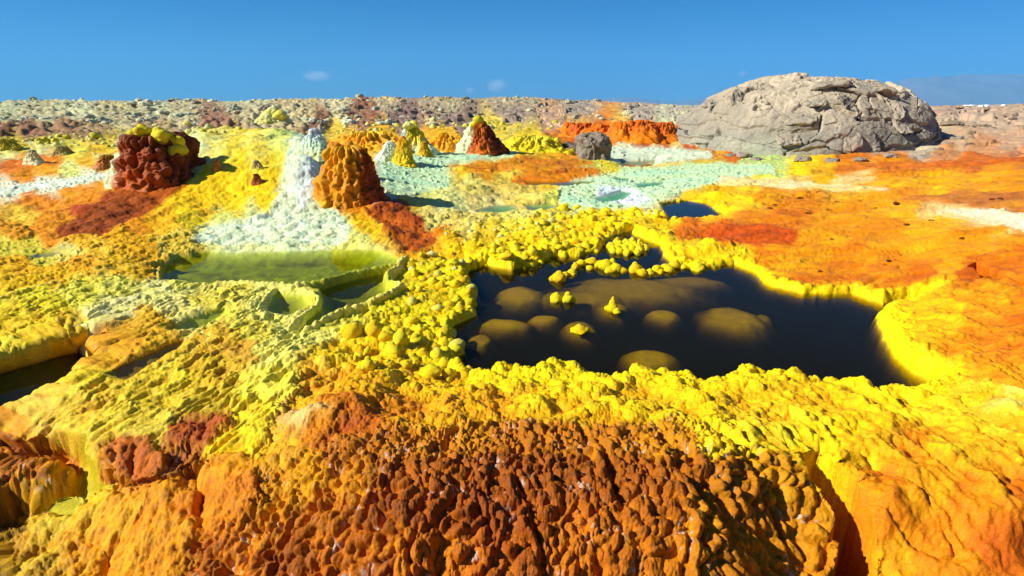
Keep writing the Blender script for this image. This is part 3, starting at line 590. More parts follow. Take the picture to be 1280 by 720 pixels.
# foreground coral knobs in chains that run down from the crest
cx, cy = at(640, 400, .2)
m, w = zone('n')
ang = np.arctan2(X[m] - cx, cy - Y[m] + .9); rad = np.hypot(X[m] - cx, cy + .9 - Y[m])
wj = fbm(X[m] * 4, Y[m] * 4, 41, 3)
near = np.clip((2.75 - Y[m]) / .9, .35, 1)
ta = ang * 2.3 + .05 * wj
uu = ta + .016 * perlin2(ta / .10, rad / .18, 4) + .007 * perlin2(ta / .04, rad / .06, 6)
rv = rad + .016 * perlin2(ta / .05, rad / .05, 8)
n1, i1 = beads(uu / .037, rv / .038, 43, .54, .66, .85, .9, .22)
n2, i2 = beads(uu / .022, rv / .022, 47, .55, .62, .85, .9, .18)
big = sstep(-.25, .3, fbm(X[m] * 2.4, Y[m] * 2.4, 49, 3) + 1.0 * (near - .72))
rg_ = fbm(X[m] * 26, Y[m] * 26, 51, 4, .6)
nub = np.clip(big * np.maximum(n1, .45 * n2) + (1 - big) * (n2 * .6 + .25 * n1), 0, 1)
nubm = np.zeros(X.shape); nubm[m] = nub
chain = 1 - np.abs(perlin2(uu / .105, rad / .9, 53)) * 2.2
gap = sstep(.10, .45, fbm(ta * 7.5, rad * 2.2, 55, 4))
D[m] += w * (.018 * chain - .02 * gap)
Dn[m] += w * (.046 * near ** .5 * (nub - .6) - .035 * gap + .006 * rg_)
h1, h2, _ = worley2(X[m] / .013, Y[m] / .013, 57)
h3, _, _ = worley2(X[m] / .006, Y[m] / .006, 58)
Dn[m] += w * (.0048 * (1 - h1 * 1.5) + .0015 * (1 - h3 * 1.5))
mix[m] = mix[m] * (1 - w) + w * np.clip(1.0 - 1.1 * nub - .25 * chain + .25 * gap + .9 * fbm(X[m] * 5, Y[m] * 5, 59, 4) + .5 * rg_, 0, 1)
# cauliflower crust
m, w = zone('c')
def f_c(sc, x, y, wx, wy):
    n1, i1 = beads(x / (.085 * sc) + .5 * wx, y / (.095 * sc) + .5 * wy, 101, .6, .6, .9, .9, .45)
    n2, i2 = beads(x / (.040 * sc), y / (.040 * sc), 102, .55, .55, .8, .8, .3)
    g1, g2, _ = worley2(x / (.017 * sc), y / (.017 * sc), 103)
    fb = fbm(x * 3.2 / sc, y * 3.2 / sc, 105, 5)
    return (sc ** .5 * (.020 * (n1 - .35) + .008 * n2 + .10 * fb), .0050 * sc ** .6 * (1 - g1 * 1.3), .62 - 1.7 * fb - .45 * n1 + .1 * n2)
a_, b_, c_ = lod(np.clip(Rr[m] / 3.2, .8, 3.2), f_c, X[m], Y[m], WX[m], WY[m])
D[m] += w * a_; Dn[m] += w * b_
mix[m] = mix[m] * (1 - w) + w * np.clip(c_, 0, 1)
# terraced ripples on the left
dx0, dy0 = np.array(at(330, 360, .12)) - np.array(at(40, 470, .1)); L = math.hypot(dx0, dy0); dx0 /= L; dy0 /= L
m, w = zone('r')
s_ = X[m] * dx0 + Y[m] * dy0; t_ = -X[m] * dy0 + Y[m] * dx0
sc = 1.0
tt = t_ + .15 * fbm(s_ * 2.4, t_ * 3.4, 111, 4)
rip = 1 - np.abs(perlin2(s_ / (.17 * sc), tt / (.066 * sc), 113)) * 1.9
rip2 = 1 - np.abs(perlin2(s_ / (.10 * sc), tt / (.026 * sc), 115)) * 1.9
f1, f2, _ = worley2(X[m] / (.022 * sc), Y[m] / (.022 * sc), 117)
big = fbm(s_ * 2, tt * 5, 119, 3)
D[m] += w * sc ** .6 * (.024 * rip + .009 * rip2 + .038 * big)
Dn[m] += w * .0045 * (1 - f1 * 1.3)
mix[m] = mix[m] * (1 - w) + w * np.clip(.65 - .55 * rip + .4 * fbm(X[m] * 3, Y[m] * 3, 121, 4) - .8 * big, 0, 1)
# streaked slabs right of the foreground
dx0, dy0 = np.array(at(1230, 640, .2)) - np.array(at(1010, 490, .18)); L = math.hypot(dx0, dy0); dx0 /= L; dy0 /= L
m, w = zone('s')
s_ = X[m] * dx0 + Y[m] * dy0; t_ = -X[m] * dy0 + Y[m] * dx0
tt = t_ + .10 * fbm(s_ * 1.8, t_ * 2.5, 131, 3)
n2s, _ = beads(X[m] / .035, Y[m] / .04, 134, .6, .6, .9, .9, .3); n3s, _ = beads(X[m] / .09 + WX[m], Y[m] / .09, 136, .6, .6, .9, .9, .45)
st = perlin2(s_ / .42, tt / .11, 133); st2 = perlin2(s_ / .16, tt / .036, 135)
crk = 1 - sstep(0, .09, np.abs(perlin2(s_ / .55, tt / .16, 137)))
f1, f2, _ = worley2(X[m] / .03, Y[m] / .03, 139)
fb = fbm(X[m] * 6, Y[m] * 6, 141, 4)
D[m] += w * (.034 * st + .014 * st2 + .060 * fb + .005 * n2s + .010 * n3s - .035 * crk * sstep(-.1, .3, fbm(s_ * 2, t_ * 2, 143, 2)))
Dn[m] += w * (.006 * (1 - f1 * 1.3) + .007 * fbm(X[m] * 30, Y[m] * 30, 145, 4, .65))
mix[m] = mix[m] * (1 - w) + w * np.clip(.5 - .6 * st - .5 * st2 - 1.1 * fb + .3 * n2s, 0, 1)
# orange flats, thin strata and small scarps
m, w = zone('o')
def f_o(sc, x, y):
    q = fbm(x * .55 / sc + .2 * y / sc, y * 2.2 / sc, 151, 4, .5) * 4.5
    fr = q - np.floor(q)
    ter = np.floor(q) + sstep(.0, .42, fr)
    f1, f2, cid = worley2(x / (.10 * sc), y / (.14 * sc), 153)
    fb = fbm(x * 5 / sc, y * 5 / sc, 155, 4)
    rough = sstep(-.1, .35, fbm(x * .8 / sc, y * 1.6 / sc, 157, 3))
    return (sc ** .7 * (.040 * (ter - q * .8) + .016 * fb + .016 * rough * (np.sqrt(np.clip(1 - (f1 / .7) ** 2, 0, 1)) - .6) - .02 * rough * (cid > .86) * sstep(.45, .2, f1)),
            .006 * sc * fbm(x * 22 / sc, y * 22 / sc, 159, 3),
            
            .35 + 1.7 * fbm(x * .45 / sc, y * 3.6 / sc, 161, 5, .6) + .5 * (fr - .5) + .25 * rough)
a_, b_, c_ = lod(np.clip(Rr[m] / 6, .6, 4), f_o, X[m], Y[m])
D[m] += w * a_; Dn[m] += w * b_
mix[m] = mix[m] * (1 - w) + w * np.clip(c_, 0, 1)
# fuzzy sulphur slopes
m, w = zone('f')
def f_f(sc, x, y):
    fb = billow(x * 2.2 / sc, y * 2.2 / sc, 171, 4, .55)
    f1, f2, cid = worley2(x / (.13 * sc), y / (.16 * sc), 173)
    st = perlin2(x / (.12 * sc), y / (.5 * sc), 175)
    return (sc ** .7 * (.085 * (fb - .3) + .020 * (np.sqrt(np.clip(1 - (f1 / .75) ** 2, 0, 1)) - .6) + .012 * st),
            .010 * sc ** .6 * fbm(x * 16 / sc, y * 16 / sc, 177, 3, .65),
            .5 + 1.0 * fbm(x * 2 / sc, y * 2 / sc, 179, 5, .65) + .3 * st)
a_, b_, c_ = lod(np.clip(Rr[m] / 8, .6, 4), f_f, X[m], Y[m])
D[m] += w * a_; Dn[m] += w * b_
mix[m] = mix[m] * (1 - w) + w * np.clip(c_, 0, 1)
# smooth flats with thin rims
m, w = zone('p')
def f_p(sc, x, y):
    q = fbm(x * 1.1 / sc, y * 2.6 / sc, 181, 4) * 5
    rim = np.exp(-((q - np.round(q)) / .10) ** 2)
    return (sc ** .6 * (.026 * rim + .012 * fbm(x * 6 / sc, y * 8 / sc, 183, 4)), .5 + 1.3 * fbm(x * .8 / sc, y * 2.8 / sc, 185, 5, .6) - .25 * rim)
a_, c_ = lod(np.clip(Rr[m] / 6, .5, 4), f_p, X[m], Y[m])
D[m] += w * a_
mix[m] = mix[m] * (1 - w) + w * np.clip(c_, 0, 1)
# lobed orange crust
m, w = zone('l')
f1, f2, cid = worley2(X[m] / .20 + WX[m] * .5, Y[m] / .20 + WY[m] * .5, 191)
g1, g2, _ = worley2(X[m] / .045, Y[m] / .045, 193); h1, _, _ = worley2(X[m] / .016, Y[m] / .016, 195)
fb = fbm(X[m] * 7, Y[m] * 7, 197, 4)
D[m] += w * (.10 * (np.sqrt(np.clip(1 - (f1 / .8) ** 2, 0, 1)) - .6) + .035 * fb)
Dn[m] += w * (.014 * (1 - g1 * 1.3) + .006 * (1 - h1 * 1.3))
mix[m] = mix[m] * (1 - w) + w * np.clip(.5 + 1.2 * fb - .4 * (1 - g1 * 1.5), 0, 1)
# cracked grey plates of the plateau
m, w = zone('k')
sc = 1.1
xa = X[m] / (1.7 * sc) + .3 * fbm(X[m] * .8, Y[m] * .8, 201, 3); ya = Y[m] / (2.1 * sc) + .3 * fbm(X[m] * .8, Y[m] * .8, 203, 3)
f1, f2, cid = worley2(xa, ya, 205)
g1, g2, gid = worley2(xa * 3.1, ya * 3.1, 207)
e = sstep(0, .10, f2 - f1); eg = sstep(0, .12, g2 - g1)
tiltx = (cid * 7.13) % 1 - .5; tilty = (cid * 13.7) % 1 - .5
w = w * (.45 + .55 * sstep(22, 34, Rr[m]))
D[m] += w * sc * (.16 * (cid - .5) * e + .05 * (gid - .5) * eg - .16 * (1 - e) - .04 * (1 - eg) + .10 * fbm(X[m] * .9, Y[m] * .9, 209, 5, .6) + .25 * f1 * (tiltx + tilty))
mix[m] = mix[m] * (1 - w) + w * np.clip(.5 + 1.2 * fbm(X[m] * .5, Y[m] * .5, 211, 5, .6) + .4 * (cid - .5), 0, 1)
# rubble
m, w = zone('b')
f1, f2, cid = worley2(X[m] / .75, Y[m] / .75, 221); g1, g2, gid = worley2(X[m] / .33, Y[m] / .33, 223)
cl = sstep(-.15, .25, fbm(X[m] * .12, Y[m] * .12, 225, 4))
D[m] += w * (.30 * cl * np.clip(1 - f1 * 1.5, 0, 1) * (cid > .35) + .12 * np.clip(1 - g1 * 1.5, 0, 1) + .10 * fbm(X[m] * 1.5, Y[m] * 1.5, 227, 4))
mix[m] = mix[m] * (1 - w) + w * np.clip(.5 + 1.0 * fbm(X[m] * .35, Y[m] * .35, 229, 5, .6) - .5 * np.clip(1 - f1 * 1.5, 0, 1) * cl, 0, 1)

m = (ymain_ > 0) & (sd_all > -.10) & (sd_all < .25)
bk_ = np.exp(-((sd_all[m] - .04) / .09) ** 2)
n1, i1 = beads(X[m] / .075 + .4 * WX[m], Y[m] / .085 + .4 * WY[m], 251, .6, .62, .9, .9, .15)
n2, i2 = beads(X[m] / .034, Y[m] / .036, 253, .6, .6, .9, .9, .2)
Dn[m] += bk_ * (.034 * (n1 - .3) + .012 * n2)
def f_m(sc, x, y):
    a1, _, _ = worley2(x / (.011 * sc), y / (.011 * sc), 61)
    return [.0022 * sc ** .8 * (1 - 1.5 * a1) + .004 * sc ** .8 * fbm(x * 22 / sc, y * 22 / sc, 63, 3, .6)]
m = (Rr < 25) & (Rr > 1.0)
Dn[m] += lod(np.clip(Rr[m] / 2.6, .6, 7), f_m, X[m], Y[m])[0] * (1 - .6 * Z['p'][m])
flat = np.clip(sd_all / .06, 0, 1)
damp = np.where(sd_all > 8, 1, .25 + .75 * flat)
under = sd_all < 0
D = np.where(under, 0, D * damp * (1 - .7 * rimm))
D = np.where((~under) & (sd_all < .4), np.maximum(D, -.012 - .5 * np.maximum(sd_all, 0)), D)
far_k = 1 - sstep(80, 140, Rr)
Zf = Zb + D * far_k
Zf = np.where(Rr > 150, -6.0, Zf)

# move along the normal
G = lambda a: a.reshape(NY, NX)
for gp, push in OVER:
    sd = sdist(Xw, Yw, gp)
    m = np.abs(sd) < .22
    e_ = .004
    gx_ = (sdist(Xw[m] + e_, Yw[m], gp) - sd[m]) / e_; gy_ = (sdist(Xw[m], Yw[m] + e_, gp) - sd[m]) / e_
    gl_ = np.hypot(gx_, gy_) + 1e-9; ok_ = gl_ < 1.6
    sgn = 1 if push > 0 else -1
    a_ = abs(push) * sstep(-.03, .035, sgn * sd[m]) * sstep(.20, .03, sgn * sd[m]) * ok_ * (.5 + .8 * np.clip(WX[m] + .5, 0, 1))
    X[m] -= sgn * gx_ / gl_ * a_; Y[m] -= sgn * gy_ / gl_ * a_
P3 = np.stack([G(X), G(Y), G(Zf)], 2)
PB = np.stack([G(X), G(Y), G(np.where(Rr > 150, -6.0, Zb + .35 * D * far_k * (1 - Z['n'])))], 2)
du = np.gradient(PB, axis=1); dv = np.gradient(PB, axis=0)
N = np.cross(du, dv); N /= np.linalg.norm(N, axis=2, keepdims=True) + 1e-12
N[N[:, :, 2] < 0] *= -1
disp = G(np.where(under & ((ymain_ == 0) | (sd_all < -.10)), 0, Dn) * np.clip(damp, .3, 1) * far_k)
P3 = P3 + N * disp[:, :, None]
slope = 1 - N[:, :, 2].ravel()

# ---- colour
mix = np.clip(mix, 0, 1)[:, None]
col = colA * (1 - mix) + colB * mix
glint_fleck = np.zeros(X.shape)  # pale salt flecks on nub sides, silvery glints painted into the colour
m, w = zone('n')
glint_fleck[m] = w * sstep(.10, .2, nubm[m]) * sstep(.55, .35, nubm[m]) * sstep(.12, .3, fbm(X[m] * 9, Y[m] * 9, 331, 3)) * sstep(.0, .3, perlin2(X[m] * 60, Y[m] * 60, 333))
col = col * (1 - .75 * glint_fleck[:, None]) + np.array(hexc('c4b4a4')) * .75 * glint_fleck[:, None]
jit = lod(np.clip(Rr / 5, .5, 10), lambda z_, a, b: [fbm(a * 9 / z_, b * 9 / z_, 301, 4, .65)], X, Y)[0][:, None]
col = col * (1 + .22 * jit)
# rims of pale salt and bright yellow shore
rm = (rimm * np.clip((U + 560) / 200, .55, 1))[:, None] * .8
col = col * (1 - rm) + np.array(hexc('e6dc6a')) * rm
yb = np.exp(-(np.maximum(sd_all, 0) / .085) ** 2) * (ymain_ > 0)
yb = (yb * (.75 + .25 * np.clip(1.5 * WX + .6, 0, 1)))[:, None]
col = col * (1 - yb) + np.array(hexc('f4d60a')) * yb
# floors under water
mm = under[:, None] * np.ones(3)
ochre = np.array(hexc('fac80a'))
fmix = np.clip(inwater, 0, 1)[:, None]
fl = floorc * (1 + .55 * fbm(X * 4, Y * 7, 311, 4)[:, None])
shallow = np.exp(np.minimum(sd_all, 0) / .10)[:, None]
pn1 = np.clip(.5 + 1.5 * fbm(X * 1.6, Y * 4.5, 313, 5, .6), 0, 1)[:, None] * limeok[:, None]; pn2 = np.clip(-.1 + 1.6 * fbm(X * 2.2, Y * 3.5, 317, 5, .6), 0, 1)[:, None] * limeok[:, None]
fl = np.where(fmix > .9, fl, (fl * (1 - pn1) + np.array(hexc('b8c418')) * pn1) * (1 - pn2) + np.array(hexc('5e5208')) * pn2)
shc = np.where(fmix > .9, ochre, np.where(limeok[:, None] > 0, .4 * col + .6 * np.array(hexc('c8d828')), col * .8))
deepw = sstep(-.22, -.06, Zf)[:, None]
fl = np.where(fmix > .9, ochre * deepw + np.array(hexc('2c260c')) * (1 - deepw), fl)
fl = fl * (1 - shallow) + shc * shallow
col = np.where(mm > 0, fl, col)
col = np.clip(col, .004, .92)

def grid_mesh(name, P, col=None, extra=None):
    ny, nx = P.shape[:2]
    me = bpy.data.meshes.new(name)
    nv = nx * ny
    i = np.arange(nv).reshape(ny, nx)
    q = np.stack([i[:-1, :-1], i[:-1, 1:], i[1:, 1:], i[1:, :-1]], 2).reshape(-1, 4).astype(np.int32)
    me.vertices.add(nv); me.vertices.foreach_set('co', P.reshape(-1).astype(np.float32))
    me.loops.add(len(q) * 4); me.loops.foreach_set('vertex_index', q.ravel())
    me.polygons.add(len(q)); me.polygons.foreach_set('loop_start', np.arange(0, len(q) * 4, 4, dtype=np.int32))
    me.polygons.foreach_set('use_smooth', np.ones(len(q), bool))
    if col is not None:
        a = me.attributes.new('mineral', 'FLOAT_COLOR', 'POINT')
        c4 = np.ones((nv, 4), np.float32); c4[:, :3] = col
        a.data.foreach_set('color', c4.ravel())
    me.update(calc_edges=True)
    return me
def link(name, me, mat=None, parent=None):
    o = bpy.data.objects.new(name, me); COL.objects.link(o)
    if mat is not None and len(me.materials) == 0: me.materials.append(mat)
    if parent is not None: o.parent = parent
    return o
def tag(o, label=None, cat=None, group=None, kind=None):
    for k, v_ in (('label', label), ('category', cat), ('group', group), ('kind', kind)):
        if v_: o[k] = v_
    return o

def mineral_mat(name, rough=.62, spec=.35, grain=180, bump=.25, dist=.004, jitter=.12, attr=True, base=(.8, .6, .02), fines=()):
    mt = bpy.data.materials.new(name); mt.use_nodes = True
    nt = mt.node_tree; b = nt.nodes['Principled BSDF']
    b.inputs['Roughness'].default_value = rough
    b.inputs['Specular IOR Level'].default_value = spec
    tc = nt.nodes.new('ShaderNodeTexCoord')
    n1 = nt.nodes.new('ShaderNodeTexNoise'); n1.inputs['Scale'].default_value = grain; n1.inputs['Detail'].default_value = 10; n1.inputs['Roughness'].default_value = .74
    nt.links.new(tc.outputs['Object'], n1.inputs['Vector'])
    if attr:
        a = nt.nodes.new('ShaderNodeAttribute'); a.attribute_name = 'mineral'; src = a.outputs['Color']
    else:
        a = nt.nodes.new('ShaderNodeRGB'); a.outputs[0].default_value = (*base, 1); src = a.outputs[0]
    n2 = nt.nodes.new('ShaderNodeTexNoise'); n2.inputs['Scale'].default_value = grain * .8; n2.inputs['Detail'].default_value = 10; n2.inputs['Roughness'].default_value = .78
    nt.links.new(tc.outputs['Object'], n2.inputs['Vector'])
    mr = nt.nodes.new('ShaderNodeMapRange'); mr.inputs['From Min'].default_value = .3; mr.inputs['From Max'].default_value = .7
    mr.inputs['To Min'].default_value = 1 - jitter; mr.inputs['To Max'].default_value = 1 + jitter
    nt.links.new(n2.outputs['Fac'], mr.inputs['Value'])
    mu = nt.nodes.new('ShaderNodeVectorMath'); mu.operation = 'SCALE'
    prev = mr.outputs[0]
    for sc_, am_ in fines:
        nf = nt.nodes.new('ShaderNodeTexNoise'); nf.inputs['Scale'].default_value = sc_; nf.inputs['Detail'].default_value = 3; nf.inputs['Roughness'].default_value = .7
        nt.links.new(tc.outputs['Object'], nf.inputs['Vector'])
        mf = nt.nodes.new('ShaderNodeMapRange'); mf.inputs['From Min'].default_value = .32; mf.inputs['From Max'].default_value = .68; mf.inputs['To Min'].default_value = 1 - am_; mf.inputs['To Max'].default_value = 1 + am_
        nt.links.new(nf.outputs['Fac'], mf.inputs['Value'])
        mm_ = nt.nodes.new('ShaderNodeMath'); mm_.operation = 'MULTIPLY'; nt.links.new(prev, mm_.inputs[0]); nt.links.new(mf.outputs[0], mm_.inputs[1]); prev = mm_.outputs[0]
    nt.links.new(src, mu.inputs[0]); nt.links.new(prev, mu.inputs['Scale'])
    nt.links.new(mu.outputs[0], b.inputs['Base Color'])
    rg = nt.nodes.new('ShaderNodeMapRange'); rg.inputs['From Min'].default_value = .38; rg.inputs['From Max'].default_value = .62
    rg.inputs['To Min'].default_value = max(rough - .25, .25); rg.inputs['To Max'].default_value = min(rough + .2, 1)
    nt.links.new(n2.outputs['Fac'], rg.inputs['Value']); nt.links.new(rg.outputs[0], b.inputs['Roughness'])
    bp = nt.nodes.new('ShaderNodeBump'); bp.inputs['Strength'].default_value = bump; bp.inputs['Distance'].default_value = dist
    nt.links.new(n1.outputs['Fac'], bp.inputs['Height']); nt.links.new(bp.outputs[0], b.inputs['Normal'])
    return mt
M_GROUND = mineral_mat('mineral_crust', .6, .13, 22, .6, .016, .2, fines=((75, .16), (240, .24)))
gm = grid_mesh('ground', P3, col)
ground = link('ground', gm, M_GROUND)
tag(ground, kind='structure')
HG = P3[:, :, 2]
lr = np.log(RR)
def gz(x, y):
    r = math.hypot(x, y); t = math.atan2(x, y)
    j = int(np.clip(np.searchsorted(lr, math.log(r)), 1, NY - 1)); i = int(np.clip(np.searchsorted(TH, t), 1, NX - 1))
    return float(HG[j, i])

# ------------------------------------------------------------------ water
def water_mat(name, tint, dens, ior=1.2, scat=.04, rough=.015):
    mt = bpy.data.materials.new(name); mt.use_nodes = True
    nt = mt.node_tree; nt.nodes.clear()
    out = nt.nodes.new('ShaderNodeOutputMaterial')
    fr = nt.nodes.new('ShaderNodeFresnel'); fr.inputs['IOR'].default_value = ior
    tr = nt.nodes.new('ShaderNodeBsdfTransparent'); gl = nt.nodes.new('ShaderNodeBsdfGlossy'); gl.inputs['Roughness'].default_value = rough
    mx = nt.nodes.new('ShaderNodeMixShader')
    geo = nt.nodes.new('ShaderNodeNewGeometry')
    nz = nt.nodes.new('ShaderNodeTexNoise'); nz.inputs['Scale'].default_value = 3.0; nz.inputs['Detail'].default_value = 2
    bp = nt.nodes.new('ShaderNodeBump'); bp.inputs['Strength'].default_value = .05; bp.inputs['Distance'].default_value = .02
    nt.links.new(geo.outputs['Position'], nz.inputs['Vector'])
    nt.links.new(nz.outputs['Fac'], bp.inputs['Height']); nt.links.new(bp.outputs[0], gl.inputs['Normal']); nt.links.new(bp.outputs[0], fr.inputs['Normal'])
    nt.links.new(fr.outputs[0], mx.inputs[0]); nt.links.new(tr.outputs[0], mx.inputs[1]); nt.links.new(gl.outputs[0], mx.inputs[2])
    va = nt.nodes.new('ShaderNodeAddShader'); vb = nt.nodes.new('ShaderNodeVolumeAbsorption'); vb.inputs['Color'].default_value = (*tint, 1); vb.inputs['Density'].default_value = dens
    vs_ = nt.nodes.new('ShaderNodeVolumeScatter'); vs_.inputs['Color'].default_value = (.9, .78, .30, 1); vs_.inputs['Density'].default_value = dens * scat
    nt.links.new(vb.outputs[0], va.inputs[0]); nt.links.new(vs_.outputs[0], va.inputs[1])
    nt.links.new(mx.outputs[0], out.inputs['Surface']); nt.links.new(va.outputs[0], out.inputs['Volume'])
    return mt
M_W1 = water_mat('pond_water', (.62, .60, .18), 22.0, 1.14, .014)
M_W2 = water_mat('pool_water', (.70, .74, .10), 5.0, 1.10, .02)
def grow(poly, d):
    P = np.array(poly); n = len(P); out = []
    area = .5 * sum(P[i - 1][0] * P[i][1] - P[i][0] * P[i - 1][1] for i in range(n))
    s = 1 if area > 0 else -1
    for i in range(n):
        a, b, c = P[i - 1], P[i], P[(i + 1) % n]
        t = (c - a); t = t / (np.linalg.norm(t) + 1e-9)
        out.append(b + s * d * np.array((t[1], -t[0])))
    return out
for name, lvl, dep, bw, poly, fc, clear in PONDS:
    bm = bmesh.new()
    g = grow(poly, .012 if name == 'main' else .04)
    vs = [bm.verts.new((p[0], p[1], lvl)) for p in g]
    f = bm.faces.new(vs); 
    if f.normal.z < 0 or f.calc_area() < 0: pass
    f.normal_update()
    if f.normal.z < 0: f.normal_flip()
    ex = bmesh.ops.extrude_face_region(bm, geom=[f])
    low = [e for e in ex['geom'] if isinstance(e, bmesh.types.BMVert)]
    for v_ in low: v_.co.z -= dep * 1.5 + .1
    bmesh.ops.recalc_face_normals(bm, faces=bm.faces[:])
    bmesh.ops.triangulate(bm, faces=bm.faces[:])
    me = bpy.data.meshes.new('pond_water'); bm.to_mesh(me); bm.free()
    o = link('pond_water' if clear else 'pool_water', me, M_W1 if clear else M_W2)
    tag(o, kind='structure')
#NEXT

# ------------------------------------------------------------------ great grey rock dome
def rot_grid(name, cx, cy, cz, prof, nt, nu, colfn, dispfn, closed_top=True):
    """surface of rings round a vertical axis; prof(t, a) gives local x, y, z"""
    t = np.linspace(0, 1, nt)[:, None] * np.ones(nu)[None]; a = np.linspace(0, 2 * np.pi, nu)[None] * np.ones(nt)[:, None]
    P = np.stack(prof(t, a), 2)
    du = np.gradient(P, axis=1); du[:, 0] = du[:, -1] = (P[:, 1] - P[:, -2]) / 2
    dv = np.gradient(P, axis=0)
    N_ = np.cross(dv, du); N_ /= np.linalg.norm(N_, axis=2, keepdims=True) + 1e-9
    if N_[nt // 2, :, 2].mean() < 0: N_ = -N_
    N_[0] = (0, 0, 1)
    d = dispfn(P.reshape(-1, 3), t.ravel(), a.ravel())
    P = P + N_ * d[0].reshape(nt, nu)[:, :, None]
    P[0] = P[0].mean(0); P[:, -1] = P[:, 0]
    c = colfn(P.reshape(-1, 3), t.ravel(), a.ravel(), d)
    return grid_mesh(name, P[:, ::-1], np.clip(c.reshape(nt, nu, 3)[:, ::-1].reshape(-1, 3), .004, .92))

M_ROCK = mineral_mat('grey_rock', .85, .15, 7, .7, .05, .2, fines=((22, .12), (60, .14)))
def dome_prof(t, a):
    rho = t ** .62
    k = .5 - .5 * np.cos(a)
    rx = 4.35 + .9 * k ** 1.5; ry = 4.5
    wob_ = 1 + .035 * np.sin(3 * a + 1) + .025 * np.sin(5 * a)
    x = rx * rho * np.cos(a) * wob_; y = ry * rho * np.sin(a) * wob_
    z = 2.42 * (1 - np.minimum(rho, 1) ** 3.0) ** .80 - .45 * (t > .985) + .0 * a
    return x, y, z
def dome_disp(p, t, a):
    w_ = np.stack([fbm3(p * .9 + k * 31, 7 + k, 4) for k in range(3)], 1)
    f1, f2, cid, cen = worley3(p / np.array((2.1, 2.1, 1.15)) + .42 * w_, 301)
    g1, g2, gid, gcen = worley3(p / np.array((.62, .62, .42)) + .4 * w_, 311)
    e = sstep(0, .045, f2 - f1); eg = sstep(0, .08, g2 - g1)
    some = (gid > .6)
    dz = p[:, 2] / 1.0 + .42 * w_[:, 2] - cen[:, 2]
    fb = fbm3(p * 2.6, 321, 5, .6)
    ly = p[:, 2] / .62 + .9 * w_[:, 1] + 1.7 * cid; ly = ly - np.floor(ly)
    d = .09 * (.5 - ly) * sstep(0, .05, ly) + .14 * (cid - .5) * e - .26 * (1 - e) + .15 * dz * e - .05 * (1 - eg) * some + .04 * (gid - .5) * eg + .04 * fb + .08 * w_[:, 0] + .025 * fbm3(p * 11, 331, 3, .6)
    return d * (1 - .3 * (t > .98)), e, eg, cid, fb
def dome_col(p, t, a, d):
    top = np.array(hexc('b2a48b')); low = np.array(hexc('8f897a')); grn = np.array(hexc('9aa088'))
    n = fbm3(p * .8, 341, 4)
    k = sstep(.4, 2.0, p[:, 2] + .8 * n)[:, None]
    c = low * (1 - k) + top * k
    g = (sstep(.9, .1, p[:, 2]) * sstep(-.2, .4, n))[:, None] * .6
    c = c * (1 - g) + grn * g
    return c * (1 + .22 * (d[3] - .5) + .25 * d[4])[:, None]
DC = ((998 - 640) / FPX * 22.0, 22.0, .12)
dome = bpy.data.objects.new('rock_dome', None); COL.objects.link(dome); dome.location = DC
tag(dome, 'huge rounded grey rock outcrop split by dark cracks behind the orange flats', 'rock outcrop')
DBM = rot_grid('body', 0, 0, 0, dome_prof, 430, 900, dome_col, dome_disp)
link('body', DBM, M_ROCK, dome)
DV = np.zeros(len(DBM.vertices) * 3, np.float32); DBM.vertices.foreach_get('co', DV); DV = DV.reshape(-1, 3) + np.array(DC)
DNm = np.zeros(len(DBM.vertices) * 3, np.float32); DBM.vertex_normals.foreach_get('vector', DNm); DNm = DNm.reshape(-1, 3)

# ------------------------------------------------------------------ loose rocks
def rock_mesh(name, seed, cols, nt=26, nu=44, flat=.75, rough=.42, block=.25):
    def prof(t, a):
        q = np.pi * t
        s_ = np.sin(q); c_ = np.cos(q)
        if block:
            e = 1 - block
            f = lambda v_: np.sign(v_) * np.abs(v_) ** e
            return f(s_) * f(np.cos(a)), f(s_) * f(np.sin(a)), f(c_) * flat
        return s_ * np.cos(a), s_ * np.sin(a), c_ * flat
    def disp(p, t, a):
        f1, f2, cid, cen = worley3(p * 1.5 + seed * 7.7, seed)
        fb = fbm3(p * 2.2 + seed * 3.1, seed + 9, 4, .6)
        return rough * (cid - .5) * sstep(0, .15, f2 - f1) - .12 * rough * (1 - sstep(0, .12, f2 - f1)) + rough * 1.1 * fb, fb
    def colr(p, t, a, d):
        n = np.clip(.5 + .9 * fbm3(p * 2.5 + seed, seed + 50, 4, .6), 0, 1)[:, None]
        return np.array(hexc(cols[0])) * (1 - n) + np.array(hexc(cols[1])) * n
    return rot_grid(name, 0, 0, 0, prof, nt, nu, colr, disp)
def place(name, me, mat, x, y, z, s, rz=None, sz=None, parent=None):
    o = link(name, me, mat)
    o.location = (x, y, z); o.scale = (s, s, sz if sz else s); o.rotation_euler = (0, 0, random.random() * 6.28 if rz is None else rz)
    return o
SLABS = [rock_mesh('slab', 90 + k, ('b0a28a', '8e8678'), 30, 60, .16, .30, .35) for k in range(4)]
def on_dome(px, py):
    v_ = DV - np.array((0, 0, EYE))
    zf = v_[:, 1] * CP - v_[:, 2] * SP; yf = v_[:, 1] * SP + v_[:, 2] * CP
    d_ = np.hypot(640 + FPX * v_[:, 0] / zf - px, 360 - FPX * yf / zf - py) + np.maximum(v_[:, 1] - DC[1], 0) * 20
    return int(np.argmin(d_))
